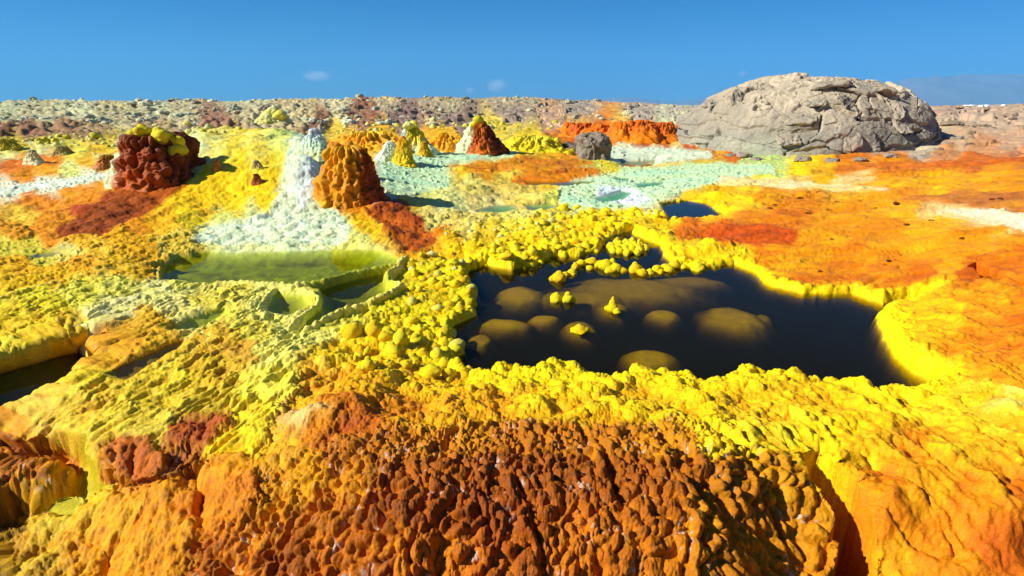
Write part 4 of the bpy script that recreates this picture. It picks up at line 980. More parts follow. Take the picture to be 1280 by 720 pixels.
for px, py, w_ in ((1035, 106, 34), (1068, 112, 30), (1098, 122, 28), (1118, 138, 22), (1062, 132, 30), (1000, 148, 30), (1088, 150, 26), (1128, 160, 18), (960, 108, 30), (925, 124, 28), (890, 128, 24), (985, 172, 26), (1060, 172, 24), (1020, 128, 26)):
    k = on_dome(px, py); n_ = Vector(DNm[k]); n_ = (n_ * .65 + Vector((0, 0, .5))).normalized()
    o = link('slab', random.choice(SLABS), M_ROCK, dome)
    o.location = Vector(DV[k]) - Vector(DC) - n_ * .015
    r_ = w_ / FPX * 20 * .62
    o.rotation_mode = 'QUATERNION'
    from mathutils import Quaternion
    o.rotation_quaternion = n_.to_track_quat('Z', 'X') @ Quaternion((0, 0, 1), random.random() * 6)
    o.scale = (r_, r_ * random.uniform(.55, .85), r_ * .8)
FALLEN = [rock_mesh('fallen_rock', 95 + k, ('a89a84', '868074'), 24, 40, .6, .4, .35) for k in range(3)]
for px, py in ((912, 196), (930, 198), (947, 201), (972, 201), (1003, 203), (1040, 204), (1075, 203), (1112, 201), (1140, 199), (1158, 194), (1172, 188), (1184, 184), (1165, 178), (1195, 178)):
    x, y = land(px, py); x, y = float(x[0]), float(y[0]); r_ = random.uniform(.07, .2)
    o = place('fallen_rock', random.choice(FALLEN), M_ROCK, x, y, gz(x, y) + .1 * r_, r_, sz=r_ * .7)
    tag(o, f'{"small" if r_ < .13 else "larger"} grey rock fallen at the foot of the grey dome, {"left end" if px < 960 else "front" if px < 1060 else "right front" if px < 1150 else "right end"}', 'rock', 'rocks fallen from the grey dome')
bx, by = at(743, 202, .10)
o = place('dark_boulder', rock_mesh('dark_boulder', 5, ('968a78', '6a6258'), 90, 150, 1.0, .34, .32), M_ROCK, bx, by + .35, .36, .47, .2)
tag(o, 'dark upright boulder with flat top standing on the mint flats', 'boulder')
bx, by = at(720, 196, .12)
o = place('low_boulder', rock_mesh('low_boulder', 8, ('7a6c5c', '5a4c40'), 60, 100, .6, .28), M_ROCK, bx, by + .3, .28, .42, 1.0)
tag(o, 'low grey-brown rock leaning against the left of the dark upright boulder', 'boulder')

PALE = [rock_mesh('pale_boulder', 20 + k, c) for k, c in enumerate((('d0d4b0', 'b4b694'), ('c8cca8', 'dcdab8'), ('bcbe9c', 'a4a68a'), ('dcdcb4', 'c4c09c')))]
TAN = [rock_mesh('tan_boulder', 40 + k, c) for k, c in enumerate((('a09078', '80705c'), ('b0a088', '94846c'), ('7c6450', '94785e')))]
def scatter_rocks(n, u0, u1, y0, y1, pool, name, s0, s1, label, cat, group, sq=.7):
    for k in range(n):
        px = random.uniform(u0, u1); Yd = math.exp(random.uniform(math.log(y0), math.log(y1)))
        x = (px - 640) / FPX * Yd
        s_ = random.uniform(s0, s1) * (.6 + .8 * random.random() ** 3)
        o = place(name, random.choice(pool), M_ROCK, x, Yd, gz(x, Yd) + .1 * s_, s_, sz=s_ * random.uniform(.55, 1.05) * sq * 1.3)
        size = 'large' if s_ > .36 else 'medium' if s_ > .22 else 'small'
        hue = o.data.get('hue', 'tan')
        dist_ = 'crest' if Yd > 50 else 'upper slope' if Yd > 38 else 'lower slope' if Yd > 29 else 'foot'
        side = 'far left' if px < 130 else 'left' if px < 260 else 'centre-left' if px < 400 else 'middle' if px < 560 else 'centre-right' if px < 760 else 'right'
        tag(o, f'{size} {hue} {label}, {side} on the {dist_} of the {group.split(" on ")[-1]}', cat, group.split(' on ')[0] if ' on ' in group else group)
for k_, h_ in zip(PALE, ('sage grey', 'pale cream', 'dull olive', 'yellowish cream')): k_['hue'] = h_
for k_, h_ in zip(TAN, ('brown', 'sandy', 'reddish brown')): k_['hue'] = h_
scatter_rocks(240, -20, 560, 25, 62, PALE, 'pale_boulder', .10, .34, 'salt-crusted boulder', 'boulder', 'pale boulders on left plateau')
scatter_rocks(60, 40, 640, 24, 62, TAN, 'tan_boulder', .10, .28, 'rough boulder', 'boulder', 'brown boulders on left plateau')
scatter_rocks(70, 520, 840, 34, 66, PALE[2:] + TAN[:2], 'small_boulder', .10, .30, 'rock', 'rock', 'loose rocks on slope left of dome')
scatter_rocks(45, 1140, 1330, 22, 44, TAN[:2], 'flat_stone', .12, .36, 'slab', 'rock', 'slab stones on slope right of dome', .4)
DARK = [rock_mesh('dark_stone', 60 + k, c) for k, c in enumerate((('7a3c14', '4a2410'), ('94501c', '6a3414')))]
for px, py in ((968, 257), (1000, 250), (1015, 248), (1022, 245), (1047, 252), (1064, 255), (1094, 261), (1092, 280), (1120, 256), (1165, 275), (1240, 251), (1250, 250), (1010, 268), (1040, 302), (1110, 330), (1025, 343), (1132, 282), (1202, 300), (985, 262), (962, 262)):
    x, y = land(px, py); x, y = float(x[0]), float(y[0])
    s_ = random.uniform(.02, .04) * y / 8
    o = place('dark_stone', random.choice(DARK), M_ROCK, x, y, gz(x, y) + .1 * s_, s_, sz=s_ * .7)
    tag(o, 'small dark red-brown stone lying on the orange salt flat', 'stone', 'dark stones on the orange flat')
WHITE = [rock_mesh('salt_block', 80 + k, ('f0f0ec', 'e4e4de'), 20, 32, .7, .10, .6) for k in range(2)]
for px, w_ in ((1181, 4), (1188, 5), (1199, 4), (1206, 5), (1226, 4), (1245, 3.5), (1252, 4), (1258, 4), (1279, 4)):
    Yd = 47.0; x = (px - 640) / FPX * Yd; r = w_ / FPX * Yd * .62
    o = place('salt_block', random.choice(WHITE), M_ROCK, x, Yd, max(gz(x, Yd), 1.55) + .08, r, sz=r * .65)
    tag(o, 'small bright white salt block on the crest right of the dome', 'salt block', 'white salt blocks on the right crest')

# ------------------------------------------------------------------ salt mounds and chimneys
M_SALT = mineral_mat('salt_crust', .6, .16, 16, .6, .025, .2, fines=((40, .14), (120, .2)))
def mound_mesh(name, seed, rx, ry, h, stops, right=None, sharp=1.0, flute=.10, lump=.12, nt=110, nu=190, left=None, flare=.45):
    zs = [s_[0] for s_ in stops]; cs = np.array([hexc(s_[1]) for s_ in stops])
    def prof(t, a):
        ze = np.where(t < .02, 0, t)
        rho = ((1 - flare) * t ** (.62 * sharp) + flare * t ** 3.2)
        lob = 1 + .16 * np.sin(2 * a + seed) + .10 * np.sin(3 * a + 2.1 * seed) * t
        return rx * rho * lob * np.cos(a), ry * rho * lob * np.sin(a), h * (1 - t ** 1.25) - .12 * h * (t > .99)
    def disp(p, t, a):
        S = min(rx, ry); q = p / S
        st = np.stack([q[:, 0] * 4, q[:, 1] * 4, q[:, 2] * .9], 1)
        f = 1 - np.abs(fbm3(st + seed, seed, 3)) * 2
        lumps, _ = beads(a * 7 + fbm3(q * 2, seed + 4, 3), q[:, 2] * 4, seed + 1, .6, .7, .9, .9, .2)
        fb = fbm3(q * 2.3 + seed * 1.7, seed + 2, 5, .6)
        fine = fbm3(q * 14, seed + 3, 3, .6)
        env = np.clip(t * 6, .25, 1)
        return S * env * (flute * f * (.3 + t * .7) * np.clip(1.6 - t, 0, 1) + lump * (lumps - .4) * np.clip(1.3 - t, .2, 1) + .22 * fb + .035 * fine), fb, lumps, f
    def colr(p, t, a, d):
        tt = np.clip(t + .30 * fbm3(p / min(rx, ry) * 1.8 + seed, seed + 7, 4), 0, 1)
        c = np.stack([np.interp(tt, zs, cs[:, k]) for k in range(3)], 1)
        for colx, sgn in ((right, 1), (left, -1)):  # right colour mixes dark red-brown mineral with painted shade on that flank
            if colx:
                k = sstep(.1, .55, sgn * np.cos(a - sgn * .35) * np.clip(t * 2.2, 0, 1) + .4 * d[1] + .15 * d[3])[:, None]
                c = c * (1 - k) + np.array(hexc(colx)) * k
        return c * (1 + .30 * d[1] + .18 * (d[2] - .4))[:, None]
    return rot_grid(name, 0, 0, 0, prof, nt, nu, colr, disp)

def knob_mesh(name, seed, cols, nl=7, nt=34, nu=52, peak=.5):
    r_ = random.Random(seed)
    lob = [(Vector((0, 0, .12 + .1 * peak)), .86)]
    for k in range(nl):
        a = r_.random() * 6.28; b = r_.uniform(-.35, .8)
        lob.append((Vector((math.cos(a) * .48, math.sin(a) * .48, b * .6)), r_.uniform(.32, .62)))
    lob.append((Vector((r_.uniform(-.15, .15), r_.uniform(-.15, .15), .6 + .35 * peak)), .30 + .2 * r_.random()))
    def prof(t, a):
        q = np.pi * (.0 + .86 * t)
        dx, dy, dz = np.sin(q) * np.cos(a), np.sin(q) * np.sin(a), np.cos(q)
        R = np.zeros_like(t)
        for c, rad in lob:
            b = dx * c.x + dy * c.y + dz * c.z
            disc = b * b - (c.length_squared - rad * rad)
            e = np.where(disc > 0, b + np.sqrt(np.maximum(disc, 0)), 0)
            R = np.where(e > R, e, R)
        R = np.maximum(R, .55)
        return R * dx, R * dy, R * dz
    def disp(p, t, a):
        f1, f2, cid, _ = worley3(p * 4.2 + seed, seed)
        return .035 * (.5 - f1) + .06 * fbm3(p * 2.2 + seed, seed + 3, 4, .6), f1
    def colr(p, t, a, d):
        n = np.clip(.5 + .8 * fbm3(p * 1.6 + seed, seed + 5, 4, .6), 0, 1)[:, None]
        c = np.array(hexc(cols[0])) * (1 - n) + np.array(hexc(cols[1])) * n
        k = sstep(.1, -.5, p[:, 2])[:, None]
        return c * (1 - k) + np.array(hexc(cols[2])) * k
    return rot_grid(name, 0, 0, 0, prof, nt, nu, colr, disp)
KY = [knob_mesh('salt_nodule', 100 + k, c, 4 + k % 3, peak=(k % 3) / 2) for k, c in enumerate((('f6dc0c', 'f2d00c', 'e8cc14'), ('f4e018', 'f2d40a', 'e4d01c'), ('f4d00a', 'eec00a', 'e4c414'), ('f6e018', 'eedc28', 'e4d824'), ('f4cc0a', 'f4dc10', 'e0c818'), ('f0de20', 'f4d80c', 'e4dc20')))]
KP = [knob_mesh('pale_nodule', 130 + k, c, 6) for k, c in enumerate((('ecd840', 'd8d868', 'd0c838'), ('e4e090', 'd8d050', 'c8c048'), ('d8e0a8', 'e0d458', 'd0c83c')))]
KO = [knob_mesh('orange_nodule', 150 + k, c, 6) for k, c in enumerate((('e0900c', 'e8ac0c', 'c8780a'), ('d07c10', 'e49a0c', 'b8600a')))]
KG = [knob_mesh('cap_nodule', 160 + k, c, 7) for k, c in enumerate((('d8c818', 'b8b028', 'a89818'), ('e4cc10', 'ccc020', 'b09010')))]

def mound(name, px, base_py, hw, top_py, stops, label, cat='salt mound', group=None, deep=.8, caps=(), capmesh=None, z0=None, Yd=None, **kw):
    """a mound whose foot shows at px, base_py; hw half width and top_py measured on the survey"""
    if Yd is None:
        if z0 is None:
            x, y = land(px, base_py); x, y = float(x[0]), float(y[0])
        else:
            x, y = at(px, base_py, z0)
    else:
        y = Yd; x = (px - 640) / FPX * Yd
    rx = hw / FPX * y; ry = rx * deep
    cy = y + ry * .85; x = x * cy / y
    zb = gz(x, cy) if z0 is None and Yd is None else (z0 if z0 is not None else gz(x, cy))
    p = atd(px, top_py, cy)
    zb = min(zb, gz(x, cy - ry * .8)) - .03
    h = max(p.z - zb, .08)
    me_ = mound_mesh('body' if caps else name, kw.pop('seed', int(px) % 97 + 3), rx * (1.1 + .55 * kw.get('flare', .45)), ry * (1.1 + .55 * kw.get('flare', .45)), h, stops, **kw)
    if caps:
        o = bpy.data.objects.new(name, None); COL.objects.link(o); link('body', me_, M_SALT, o)
    else:
        o = link(name, me_, M_SALT)
    o.location = (x, cy, zb)
    tag(o, label, cat, group)
    for (fx_, fy_, r) in caps:
        k = link('knob', random.choice(capmesh), M_SALT, o)
        rr_ = r / FPX * cy * random.uniform(.9, 1.5)
        k.location = (fx_ * rx * .75, -.35 * ry + .5 * ry * random.random(), fy_ * h - .2 * rr_)
        k.scale = (rr_ * 1.15, rr_, rr_ * .9); k.rotation_euler = (0, 0, random.random() * 6)
    return o
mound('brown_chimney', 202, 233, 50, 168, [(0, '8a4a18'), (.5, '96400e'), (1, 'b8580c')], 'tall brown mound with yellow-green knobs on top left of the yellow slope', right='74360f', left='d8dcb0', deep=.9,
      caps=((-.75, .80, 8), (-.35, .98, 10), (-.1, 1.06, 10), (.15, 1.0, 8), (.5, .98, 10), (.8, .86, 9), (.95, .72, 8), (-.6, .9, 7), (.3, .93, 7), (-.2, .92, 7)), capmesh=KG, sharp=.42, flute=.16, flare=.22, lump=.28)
mound('white_mound', 396, 198, 24, 160, [(0, 'c8d0d2'), (.4, 'c4dcc8'), (.75, 'c4dcb0'), (1, 'd0dc98')], 'pale mint-white peak at the head of the white flow left of the orange-brown mound', deep=.9, sharp=1.0, flute=.012, lump=.05, flare=.4)
mound('ochre_mound', 440, 256, 40, 182, [(0, 'c8980e'), (.4, 'd8900c'), (.8, 'd0840c'), (1, 'dca014')], 'orange-brown drip-covered mound with dark red shaded right flank beside the mint slope', right='8a3a0a', deep=.9, sharp=.42, flute=.20, lump=.18, flare=.28,
      caps=((-.5, .98, 6), (.1, 1.0, 7), (.5, .9, 7)), capmesh=KO)
mound('pale_cone', 345, 160, 17, 137, [(0, 'dce0b0'), (.6, 'd4dca0'), (1, 'd8c84c')], 'cream-green knobby head topping the big yellow slope', caps=((-.7, .6, 6), (.6, .7, 6), (-1.2, .3, 6), (0, .95, 7)), capmesh=KP, sharp=.6, lump=.2)
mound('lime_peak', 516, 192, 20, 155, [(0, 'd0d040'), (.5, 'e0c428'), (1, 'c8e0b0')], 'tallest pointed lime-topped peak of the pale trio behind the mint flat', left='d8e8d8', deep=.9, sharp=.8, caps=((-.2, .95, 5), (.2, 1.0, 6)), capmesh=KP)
mound('yellow_spire', 505, 207, 14, 172, [(0, 'd8a018'), (.5, 'd8b81c'), (1, 'e0b80e')], 'small ochre-yellow spire in front of the lime-topped peak', sharp=.7, caps=((0, .95, 4),), capmesh=KO)
mound('white_cone', 489, 203, 15, 176, [(0, 'dce8dc'), (.6, 'd4e8d0'), (1, 'd0e4c8')], 'white-mint cone left of the small ochre-yellow spire', sharp=.9, flute=.06, lump=.06)
mound('thumb_spire', 531, 196, 9, 177, [(0, 'e0a414'), (1, 'd8ac28')], 'thumb-like orange stub right of the lime-topped peak', sharp=.5)
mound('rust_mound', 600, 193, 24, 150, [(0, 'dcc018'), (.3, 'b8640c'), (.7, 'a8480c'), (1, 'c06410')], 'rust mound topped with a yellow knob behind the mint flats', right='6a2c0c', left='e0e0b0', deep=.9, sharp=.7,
      caps=((-.05, 1.0, 7), (-.4, .85, 4)), capmesh=KG)
mound('ochre_hump', 560, 190, 28, 166, [(0, 'e0a818'), (1, 'e09810')], 'low orange-yellow hump between the lime-topped peak and the rust mound', sharp=.9)
mound('yellow_hump', 462, 190, 50, 164, [(0, 'ecc430'), (.5, 'e8a018'), (1, 'e0a010')], 'broad orange-yellow hump behind the orange-brown drip mound', deep=.7, sharp=.7)
mound('olive_hump', 668, 190, 46, 171, [(0, 'ccc030'), (1, 'dcc41c')], 'broad low olive-yellow hump left of the dark boulder', deep=.6, sharp=.7)
RED = [(712, 163, 9, 151, 'c8640f', 'small yellow-orange cone at the left end of the rusty orange ridge'), (728, 172, 15, 152, 'b8500c', 'dark rust hump second along the rusty orange ridge'), (752, 174, 18, 152, 'd0680c', 'bright orange hump third along the rusty orange ridge'),
       (778, 177, 20, 151, 'd8700a', 'orange hump with yellow streak in the middle of the rusty orange ridge'), (803, 178, 20, 148, 'cc640a', 'tall pointed orange hump right of centre on the rusty ridge'), (826, 178, 17, 151, 'c05c10', 'deep orange hump near the right end of the rusty ridge'), (846, 176, 11, 154, 'b87850', 'pinkish grey-topped cone ending the rusty ridge on the right')]
for px, by_, hw, tp, c, lab in RED:
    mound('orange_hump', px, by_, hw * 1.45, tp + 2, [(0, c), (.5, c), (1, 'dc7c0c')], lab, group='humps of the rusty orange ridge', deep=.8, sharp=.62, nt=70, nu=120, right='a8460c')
for px, by_, hw, tp, st, lab in ((44, 206, 11, 187, [(0, 'b8b078'), (1, 'd8dca8')], 'pale grey-green pointed lump on the orange flat at far left'), (80, 195, 11, 182, [(0, '9a9a50'), (1, 'a89848')], 'olive rounded lump right of the pale pointed lump at far left'),
                             (137, 211, 14, 193, [(0, 'b89820'), (.4, 'a8601c'), (1, 'b87430')], 'rusty brown lump with yellow crown left of the brown chimney'), (157, 208, 10, 199, [(0, 'c8843c'), (1, 'd0a060')], 'tan low lump at the foot of the brown chimney'),
                             (272, 215, 5, 199, [(0, 'c87830'), (1, 'c08030')], 'tiny brown stub standing on the yellow slope'), (322, 213, 7, 200, [(0, '8a8a80'), (1, 'd0b828')], 'grey knob half way up the yellow slope'),
                             (322, 230, 7, 217, [(0, '6a2c0c'), (1, 'a85c10')], 'dark rust knob on the right of the yellow slope'), (10, 190, 14, 173, [(0, 'a8a028'), (1, 'c8b030')], 'olive knobby lump at the left edge below the plateau')):
    mound('salt_lump', px, by_, hw, tp, st, lab, sharp=.65, nt=60, nu=100, lump=.2)

# ------------------------------------------------------------------ knobs
HUES = {}
def nodule_label(base, me, r, px, py):
    size = 'tiny' if r < .022 else 'small' if r < .036 else 'medium' if r < .05 else 'large'
    zone_ = 'left' if px < 470 else 'left-centre' if px < 540 else 'centre' if px < 620 else 'right-centre' if px < 700 else 'right'
    row = 'back' if py < 290 else 'middle' if py < 350 else 'front' if py < 420 else 'foremost'
    return f'{size} {HUES.get(me.name, "yellow")} nodule, {row} {zone_} on {base}'
def knob_at(px, py, rpx, pool, name, label, group, z=None, cat='salt nodule', tall=1.0):
    if z is None:
        x, y = land(px, py); x, y = float(x[0]), float(y[0])
        g = gz(x, y)
    else:
        x, y = at(px, py, z); g = z
    dist = math.hypot(y, EYE)
    r = rpx / FPX * dist * 1.0
    r *= random.choice((.65, .8, .9, 1.0, 1.0, 1.1, 1.3))
    o = place(name, random.choice(pool), M_SALT, x, y + r * .3, g + r * .02, r, sz=r * tall * random.uniform(.65, 1.1))
    o.scale.x *= random.uniform(.85, 1.35); o.rotation_euler.x = random.uniform(-.35, .35); o.rotation_euler.y = random.uniform(-.35, .35)
    tag(o, label if z is not None else nodule_label(label, o.data, r, px, py), cat, group)
    return o
for k_, nm_ in ((KY, ('bright yellow', 'lemon yellow', 'golden yellow', 'mottled yellow', 'deep yellow', 'pale lemon')), (KP, ('cream yellow', 'cream', 'greenish cream')), (KG, ('olive yellow', 'ochre yellow')), (KO, ('orange', 'rusty orange'))):
    for m_, n_ in zip(k_, nm_): HUES[m_.name] = n_
A = [(230,210,20),(370,190,30),(420,165,35),(510,160,35),(565,215,38),(280,290,25),(320,280,30),(380,280,35),(430,310,38),(490,270,22),(530,300,35),(570,280,35),(600,340,45),(635,320,30),(620,390,45),(540,400,35),(490,420,35),(410,450,35),(240,340,25),(290,350,25),(240,410,40),(300,390,35),(560,440,30),(470,460,30),
     (380,540,45),(460,540,40),(430,590,40),(500,610,35),(540,660,40),(450,650,40),(270,650,45),(330,650,35),(390,690,35),(200,590,45),(240,530,35),(190,490,30),(130,560,35),(60,530,30),(30,600,35),(110,640,40),(60,670,35),(150,690,35),(20,480,25),(100,480,30)]
L1 = 'the bank left of the dark pond'; G1 = 'knobs on the bank left of the dark pond'
for zx, zy, r in A:
    knob_at(470 + zx / 5.333, 300 + (zy + r * .7) / 5.333, r / 5.333 * 1.12, KY + KP[:1], 'salt_nodule', L1, G1)
B = [(480,150,40),(555,215,30),(510,230,20),(680,240,30),(670,300,22),(590,150,40),(735,120,35),(660,165,30),(720,190,35),(800,170,30),(840,190,30),(870,170,25),(940,120,35),(1000,180,40),(900,240,35),(870,330,35),(940,280,30),(780,250,30),(830,230,35),(960,330,30),(1010,300,30),(1060,310,30),(610,260,30),(560,330,30),(640,205,25),(700,250,25),(750,300,22),(590,300,22)]
for zx, zy, r in B:
    knob_at(320 + zx / 4, 380 + (zy + r * .7) / 4, r / 4 * 1.1, KY, 'salt_nodule', L1, G1)
C2 = [(620,130,35),(750,120,40),(720,110,30),(880,120,35),(960,130,35),(1040,135,30),(1100,100,30),(1140,70,35),(1000,90,25),(930,60,25),(840,60,25),(780,90,25),(1200,30,30),(1260,30,30)]
L2 = 'the far bank of the dark pond'; G2 = 'knobs on the far bank of the dark pond'
for zx, zy, r in C2:
    knob_at(470 + zx / 5.333, 300 + (zy + r * .7) / 5.333, r / 5.333 * 1.1, KY, 'salt_nodule', L2, G2)
def inpoly(x, y, P):
    c = False
    for i in range(len(P)):
        ax, ay = P[i - 1]; bx_, by_ = P[i]
        if (ay > y) != (by_ > y) and x < (bx_ - ax) * (y - ay) / (by_ - ay) + ax: c = not c
    return c
def fill(poly, n, r0, r1, pool, name, label, group, gap=.8, tall=1.0):
    xs = [p[0] for p in poly]; ys = [p[1] for p in poly]; got = []
    for _ in range(n * 30):
        if len(got) >= n: break
        px = random.uniform(min(xs), max(xs)); py = random.uniform(min(ys), max(ys)); r = random.uniform(r0, r1)
        if not inpoly(px, py, poly): continue
        if any(math.hypot(px - a, (py - b) * 1.6) < (r + c) * gap for a, b, c in got): continue
        got.append((px, py, r))
    for px, py, r in got: knob_at(px, py, r, pool, name, label, group, tall=tall)
fill([(590, 325), (610, 312), (660, 296), (720, 287), (755, 284), (758, 300), (750, 312), (720, 319), (690, 320), (670, 331), (640, 336), (605, 330)], 62, 4.0, 6.5, KY, 'salt_nodule', L2, G2, .75)
fill([(690, 250), (740, 262), (800, 262), (802, 276), (770, 284), (720, 284), (690, 280)], 34, 3.5, 5.5, KY, 'salt_nodule', L2, G2, .8)
fill([(810, 262), (822, 258), (850, 264), (853, 272), (835, 276), (810, 274)], 11, 4, 6, KY, 'salt_nodule', 'the strip before the small pond', 'knobs in front of the small pond', .7)
fill([(490, 330), (540, 318), (590, 328), (585, 345), (560, 352), (530, 350)], 22, 3.5, 6, KY + KP, 'salt_nodule', L1, G1, .9)
fill([(540, 312), (600, 298), (660, 286), (690, 270), (700, 284), (640, 300), (560, 322)], 30, 2.5, 4.5, KY + KP, 'salt_nodule', L2, G2, 1.0)
fill([(560, 262), (600, 270), (690, 266), (690, 282), (600, 292), (545, 300)], 36, 2.0, 3.6, KP, 'pale_nodule', 'the crust beside the turquoise pools', 'pale knobs by the turquoise pools', 1.0)
fill([(560, 400), (575, 405), (585, 450), (600, 462), (560, 470), (540, 450)], 14, 6, 9, KY + KP[:1], 'salt_nodule', L1, G1, .8)
fill([(180, 158), (240, 163), (300, 155), (335, 150), (338, 158), (290, 166), (240, 172)], 30, 3, 5.5, KP + KG, 'pale_nodule', 'the yellow slope crest', 'knobs along the top of the yellow slope', .8)
fill([(0, 176), (60, 172), (160, 172), (160, 184), (60, 184), (0, 186)], 44, 2.5, 5, KP + KG, 'pale_nodule', 'the flat below the left plateau', 'knobs below the left plateau', 1.0)
fill([(420, 158), (520, 152), (640, 154), (720, 152), (720, 160), (640, 164), (520, 162), (420, 170)], 50, 2, 3.8, KP + KG, 'pale_nodule', 'the middle plateau foot', 'knobs below the middle plateau', 1.0)
# spits and islets standing in the pond
L3 = 'yellow knob in the broken chain crossing the back of the dark pond'; G3 = 'knob chain across the dark pond'
ORD = ['first', 'second', 'third', 'fourth', 'fifth', 'sixth', 'seventh', 'eighth', 'ninth', 'tenth', 'eleventh', 'twelfth', 'thirteenth', 'fourteenth', 'fifteenth', 'sixteenth', 'seventeenth', 'eighteenth', 'nineteenth', 'twentieth']
chain_ = sorted(((235,428,34),(205,432,24),(270,405,28),(300,400,26),(320,368,34),(345,355,28),(400,345,30),(390,375,26),(440,365,24),(470,365,34),(520,378,38),(550,385,24),(490,385,28),(500,350,20),(620,385,32),(650,400,30),(690,395,32),(725,385,28),(770,375,32),(745,395,22),(815,365,30),(840,350,28),(860,370,26),(790,390,22),(930,372,30),(905,368,20)))
for k_, (zx, zy, r) in enumerate(chain_):
    o = knob_at(640 + zx / 4, 240 + (zy + r * .45) / 4, r / 4 * 1.12, KY[:3] + KY[4:5], 'salt_nodule', L3, G3, z=.0, tall=1.05)
    o['label'] = f'yellow nodule, {ORD[k_]} from the left end of the chain crossing the dark pond' if k_ < 13 else f'yellow nodule, {ORD[25 - k_]} from the right end of the chain crossing the dark pond'
def islet(px, py, parts, label):
    x, y = at(px, py, 0)
    e = bpy.data.objects.new('salt_islet', None); COL.objects.link(e); e.location = (x, y, 0)
    tag(e, label, 'salt islet')
    for dx_, dy_, r, tall in parts:
        x1, y1 = at(px + dx_, py + dy_, 0)
        rr_ = r / FPX * math.hypot(y1, EYE)
        k = link('knob', random.choice(KY), M_SALT, e)
        k.location = (x1 - x, y1 - y + rr_ * .3, rr_ * .12); k.scale = (rr_, rr_, rr_ * tall); k.rotation_euler = (0, 0, random.random() * 6)
islet(704, 376, ((-9, 0, 8.5, .95), (7, 1, 8.5, .9), (-1, 0, 5, .7)), 'twin-knobbed yellow islet left in the dark pond')
islet(765, 389, ((0, 0, 9, .75), (1, -3, 6, 1.9), (6, 2, 6, .6)), 'peaked yellow islet with a narrow crown in the dark pond')
islet(725, 414, ((0, 0, 9, .62), (-6, 0, 7, .55), (6, 0, 7, .55), (0, 3, 7, .5)), 'low flat yellow islet nearest the front shore of the dark pond')
pk = []
for k in range(26):
    a = k * 2.4; q = math.sqrt((k + .5) / 26)
    pk.append((24 * q * math.cos(a), 7.5 * q * math.sin(a), random.uniform(5, 7), random.uniform(.9, 1.2)))
islet(785, 312, pk, 'broad knobbly yellow islet in the channel behind the knob chain')

# ------------------------------------------------------------------ far mountains, clouds and the air
def ridge_mesh(name, u0, u1, Yd, tops, depth):
    n = 220; m_ = 40
    u_ = np.linspace(u0, u1, n)
    xs = (u_ - 640) / FPX * Yd
    hp = np.interp(u_, [t[0] for t in tops], [t[1] for t in tops])
    hz_ = (133 - hp) / FPX * Yd
    v_ = np.linspace(-1, 1, m_)
    Pm = np.zeros((m_, n, 3))
    for j in range(m_):
        Pm[j, :, 0] = xs * (1 + .0 * v_[j]); Pm[j, :, 1] = Yd + v_[j] * depth
        rg = ridged(xs / 900, np.full(n, Yd + v_[j] * depth) / 900, 401, 5)
        Pm[j, :, 2] = -8 + (hz_ + 8) * (1 - abs(v_[j]) ** 1.2) * (.72 + .32 * rg)
    c = np.tile(np.array(hexc('7c7870')), (n * m_, 1))
    return grid_mesh(name, Pm, c)
M_MTN = mineral_mat('mountain_rock', .9, .1, .01, .3, 2.0, .2)
o = link('mountains', ridge_mesh('mountains', 1040, 1700, 8200, [(1040, 128), (1080, 108), (1110, 100), (1160, 97), (1200, 95), (1235, 90), (1280, 94), (1340, 92), (1450, 100), (1600, 118), (1700, 132)], 1300), M_MTN); tag(o, kind='structure')
o = link('mountains', ridge_mesh('mountains', 700, 900, 9000, [(700, 132), (735, 126), (765, 121), (790, 122), (830, 126), (870, 124), (900, 132)], 700), M_MTN); tag(o, kind='structure')

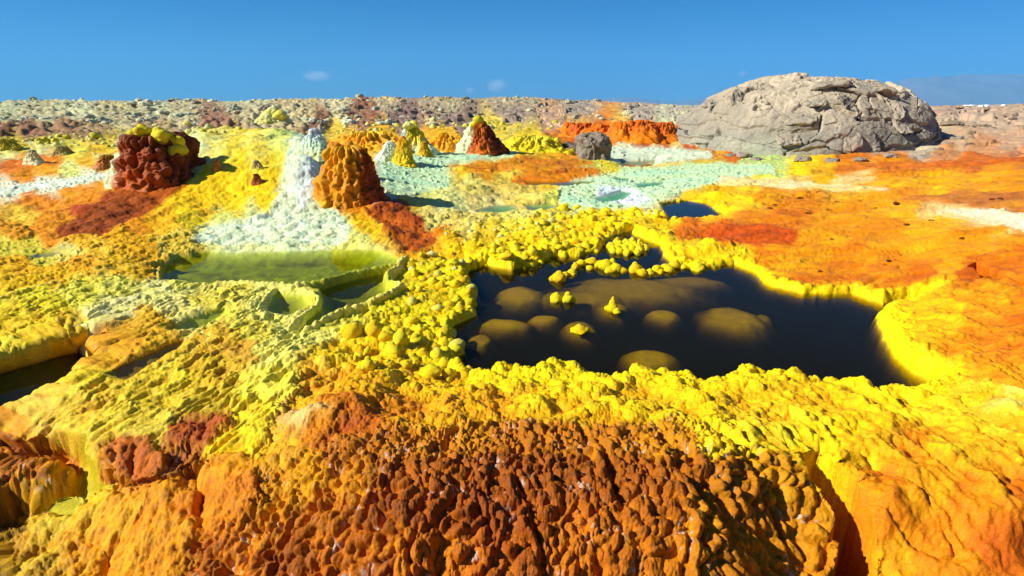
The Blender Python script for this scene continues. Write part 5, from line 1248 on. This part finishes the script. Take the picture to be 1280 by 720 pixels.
def cloud_mat():
    mt = bpy.data.materials.new('cloud_vapour'); mt.use_nodes = True; nt = mt.node_tree; nt.nodes.clear()
    out = nt.nodes.new('ShaderNodeOutputMaterial'); pv = nt.nodes.new('ShaderNodeVolumePrincipled')
    pv.inputs['Color'].default_value = (.95, .96, 1, 1)
    tc = nt.nodes.new('ShaderNodeTexCoord'); nz = nt.nodes.new('ShaderNodeTexNoise'); nz.inputs['Scale'].default_value = 2.2; nz.inputs['Detail'].default_value = 5
    gr = nt.nodes.new('ShaderNodeTexGradient'); gr.gradient_type = 'SPHERICAL'
    ad = nt.nodes.new('ShaderNodeMath'); ad.operation = 'MULTIPLY'
    mr = nt.nodes.new('ShaderNodeMapRange'); mr.inputs['From Min'].default_value = .12; mr.inputs['From Max'].default_value = .40; mr.inputs['To Min'].default_value = 0; mr.inputs['To Max'].default_value = .0035
    nt.links.new(tc.outputs['Object'], nz.inputs['Vector']); nt.links.new(tc.outputs['Object'], gr.inputs['Vector'])
    nt.links.new(nz.outputs['Fac'], ad.inputs[0]); nt.links.new(gr.outputs['Fac'], ad.inputs[1])
    nt.links.new(ad.outputs[0], mr.inputs['Value']); nt.links.new(mr.outputs[0], pv.inputs['Density']); nt.links.new(pv.outputs[0], out.inputs['Volume'])
    return mt
M_CLOUD = cloud_mat()
for px, py, hw, hh, lab in ((396, 95, 24, 9, 'small flat white cloud low in the sky left of centre'), (621, 107, 18, 12, 'small puffy white cloud just above the plateau near the middle'), (587, 113, 9, 6, 'faint tiny cloud wisp left of the puffy cloud'), (928, 92, 8, 6, 'faint tiny cloud wisp above the rock dome')):
    bm = bmesh.new(); bmesh.ops.create_icosphere(bm, subdivisions=3, radius=1.0)
    me = bpy.data.meshes.new('cloud'); bm.to_mesh(me); bm.free()
    o = link('cloud', me, M_CLOUD); p = atd(px, py, 14000)
    o.location = p; s_ = hw / FPX * 14000; o.scale = (s_, s_, hh / FPX * 14000)
    tag(o, lab, 'cloud')

bm = bmesh.new(); bmesh.ops.create_cube(bm, size=1.0)
me = bpy.data.meshes.new('haze'); bm.to_mesh(me); bm.free()
mh = bpy.data.materials.new('haze'); mh.use_nodes = True; nt = mh.node_tree; nt.nodes.clear()
out = nt.nodes.new('ShaderNodeOutputMaterial'); pv = nt.nodes.new('ShaderNodeVolumePrincipled')
pv.inputs['Color'].default_value = (.14, .52, 1.0, 1); pv.inputs['Density'].default_value = 1.15e-4
nt.links.new(pv.outputs[0], out.inputs['Volume'])
o = link('haze', me, mh); o.scale = (26000, 10400, 800); o.location = (0, 5100, 392); tag(o, kind='stuff')
# labels that several alike things still share say which one, in order of bearing
same = {}
for o in SC.objects:
    if o.get('label') and o.get('group'): same.setdefault(o['label'], []).append(o)
for lab, os_ in same.items():
    n = len(os_)
    if n < 2 or n > 20: continue
    os_.sort(key=lambda q_: q_.location.x / max(q_.location.y, .1))
    for k_, o in enumerate(os_):
        w_ = 'leftmost' if k_ == 0 else 'rightmost' if k_ == n - 1 else 'middle one' if n == 3 else ORD[k_] + ' leftmost'
        new = f'{lab}, {w_}'
        if len(new.split()) <= 16: o['label'] = new
print('script done')
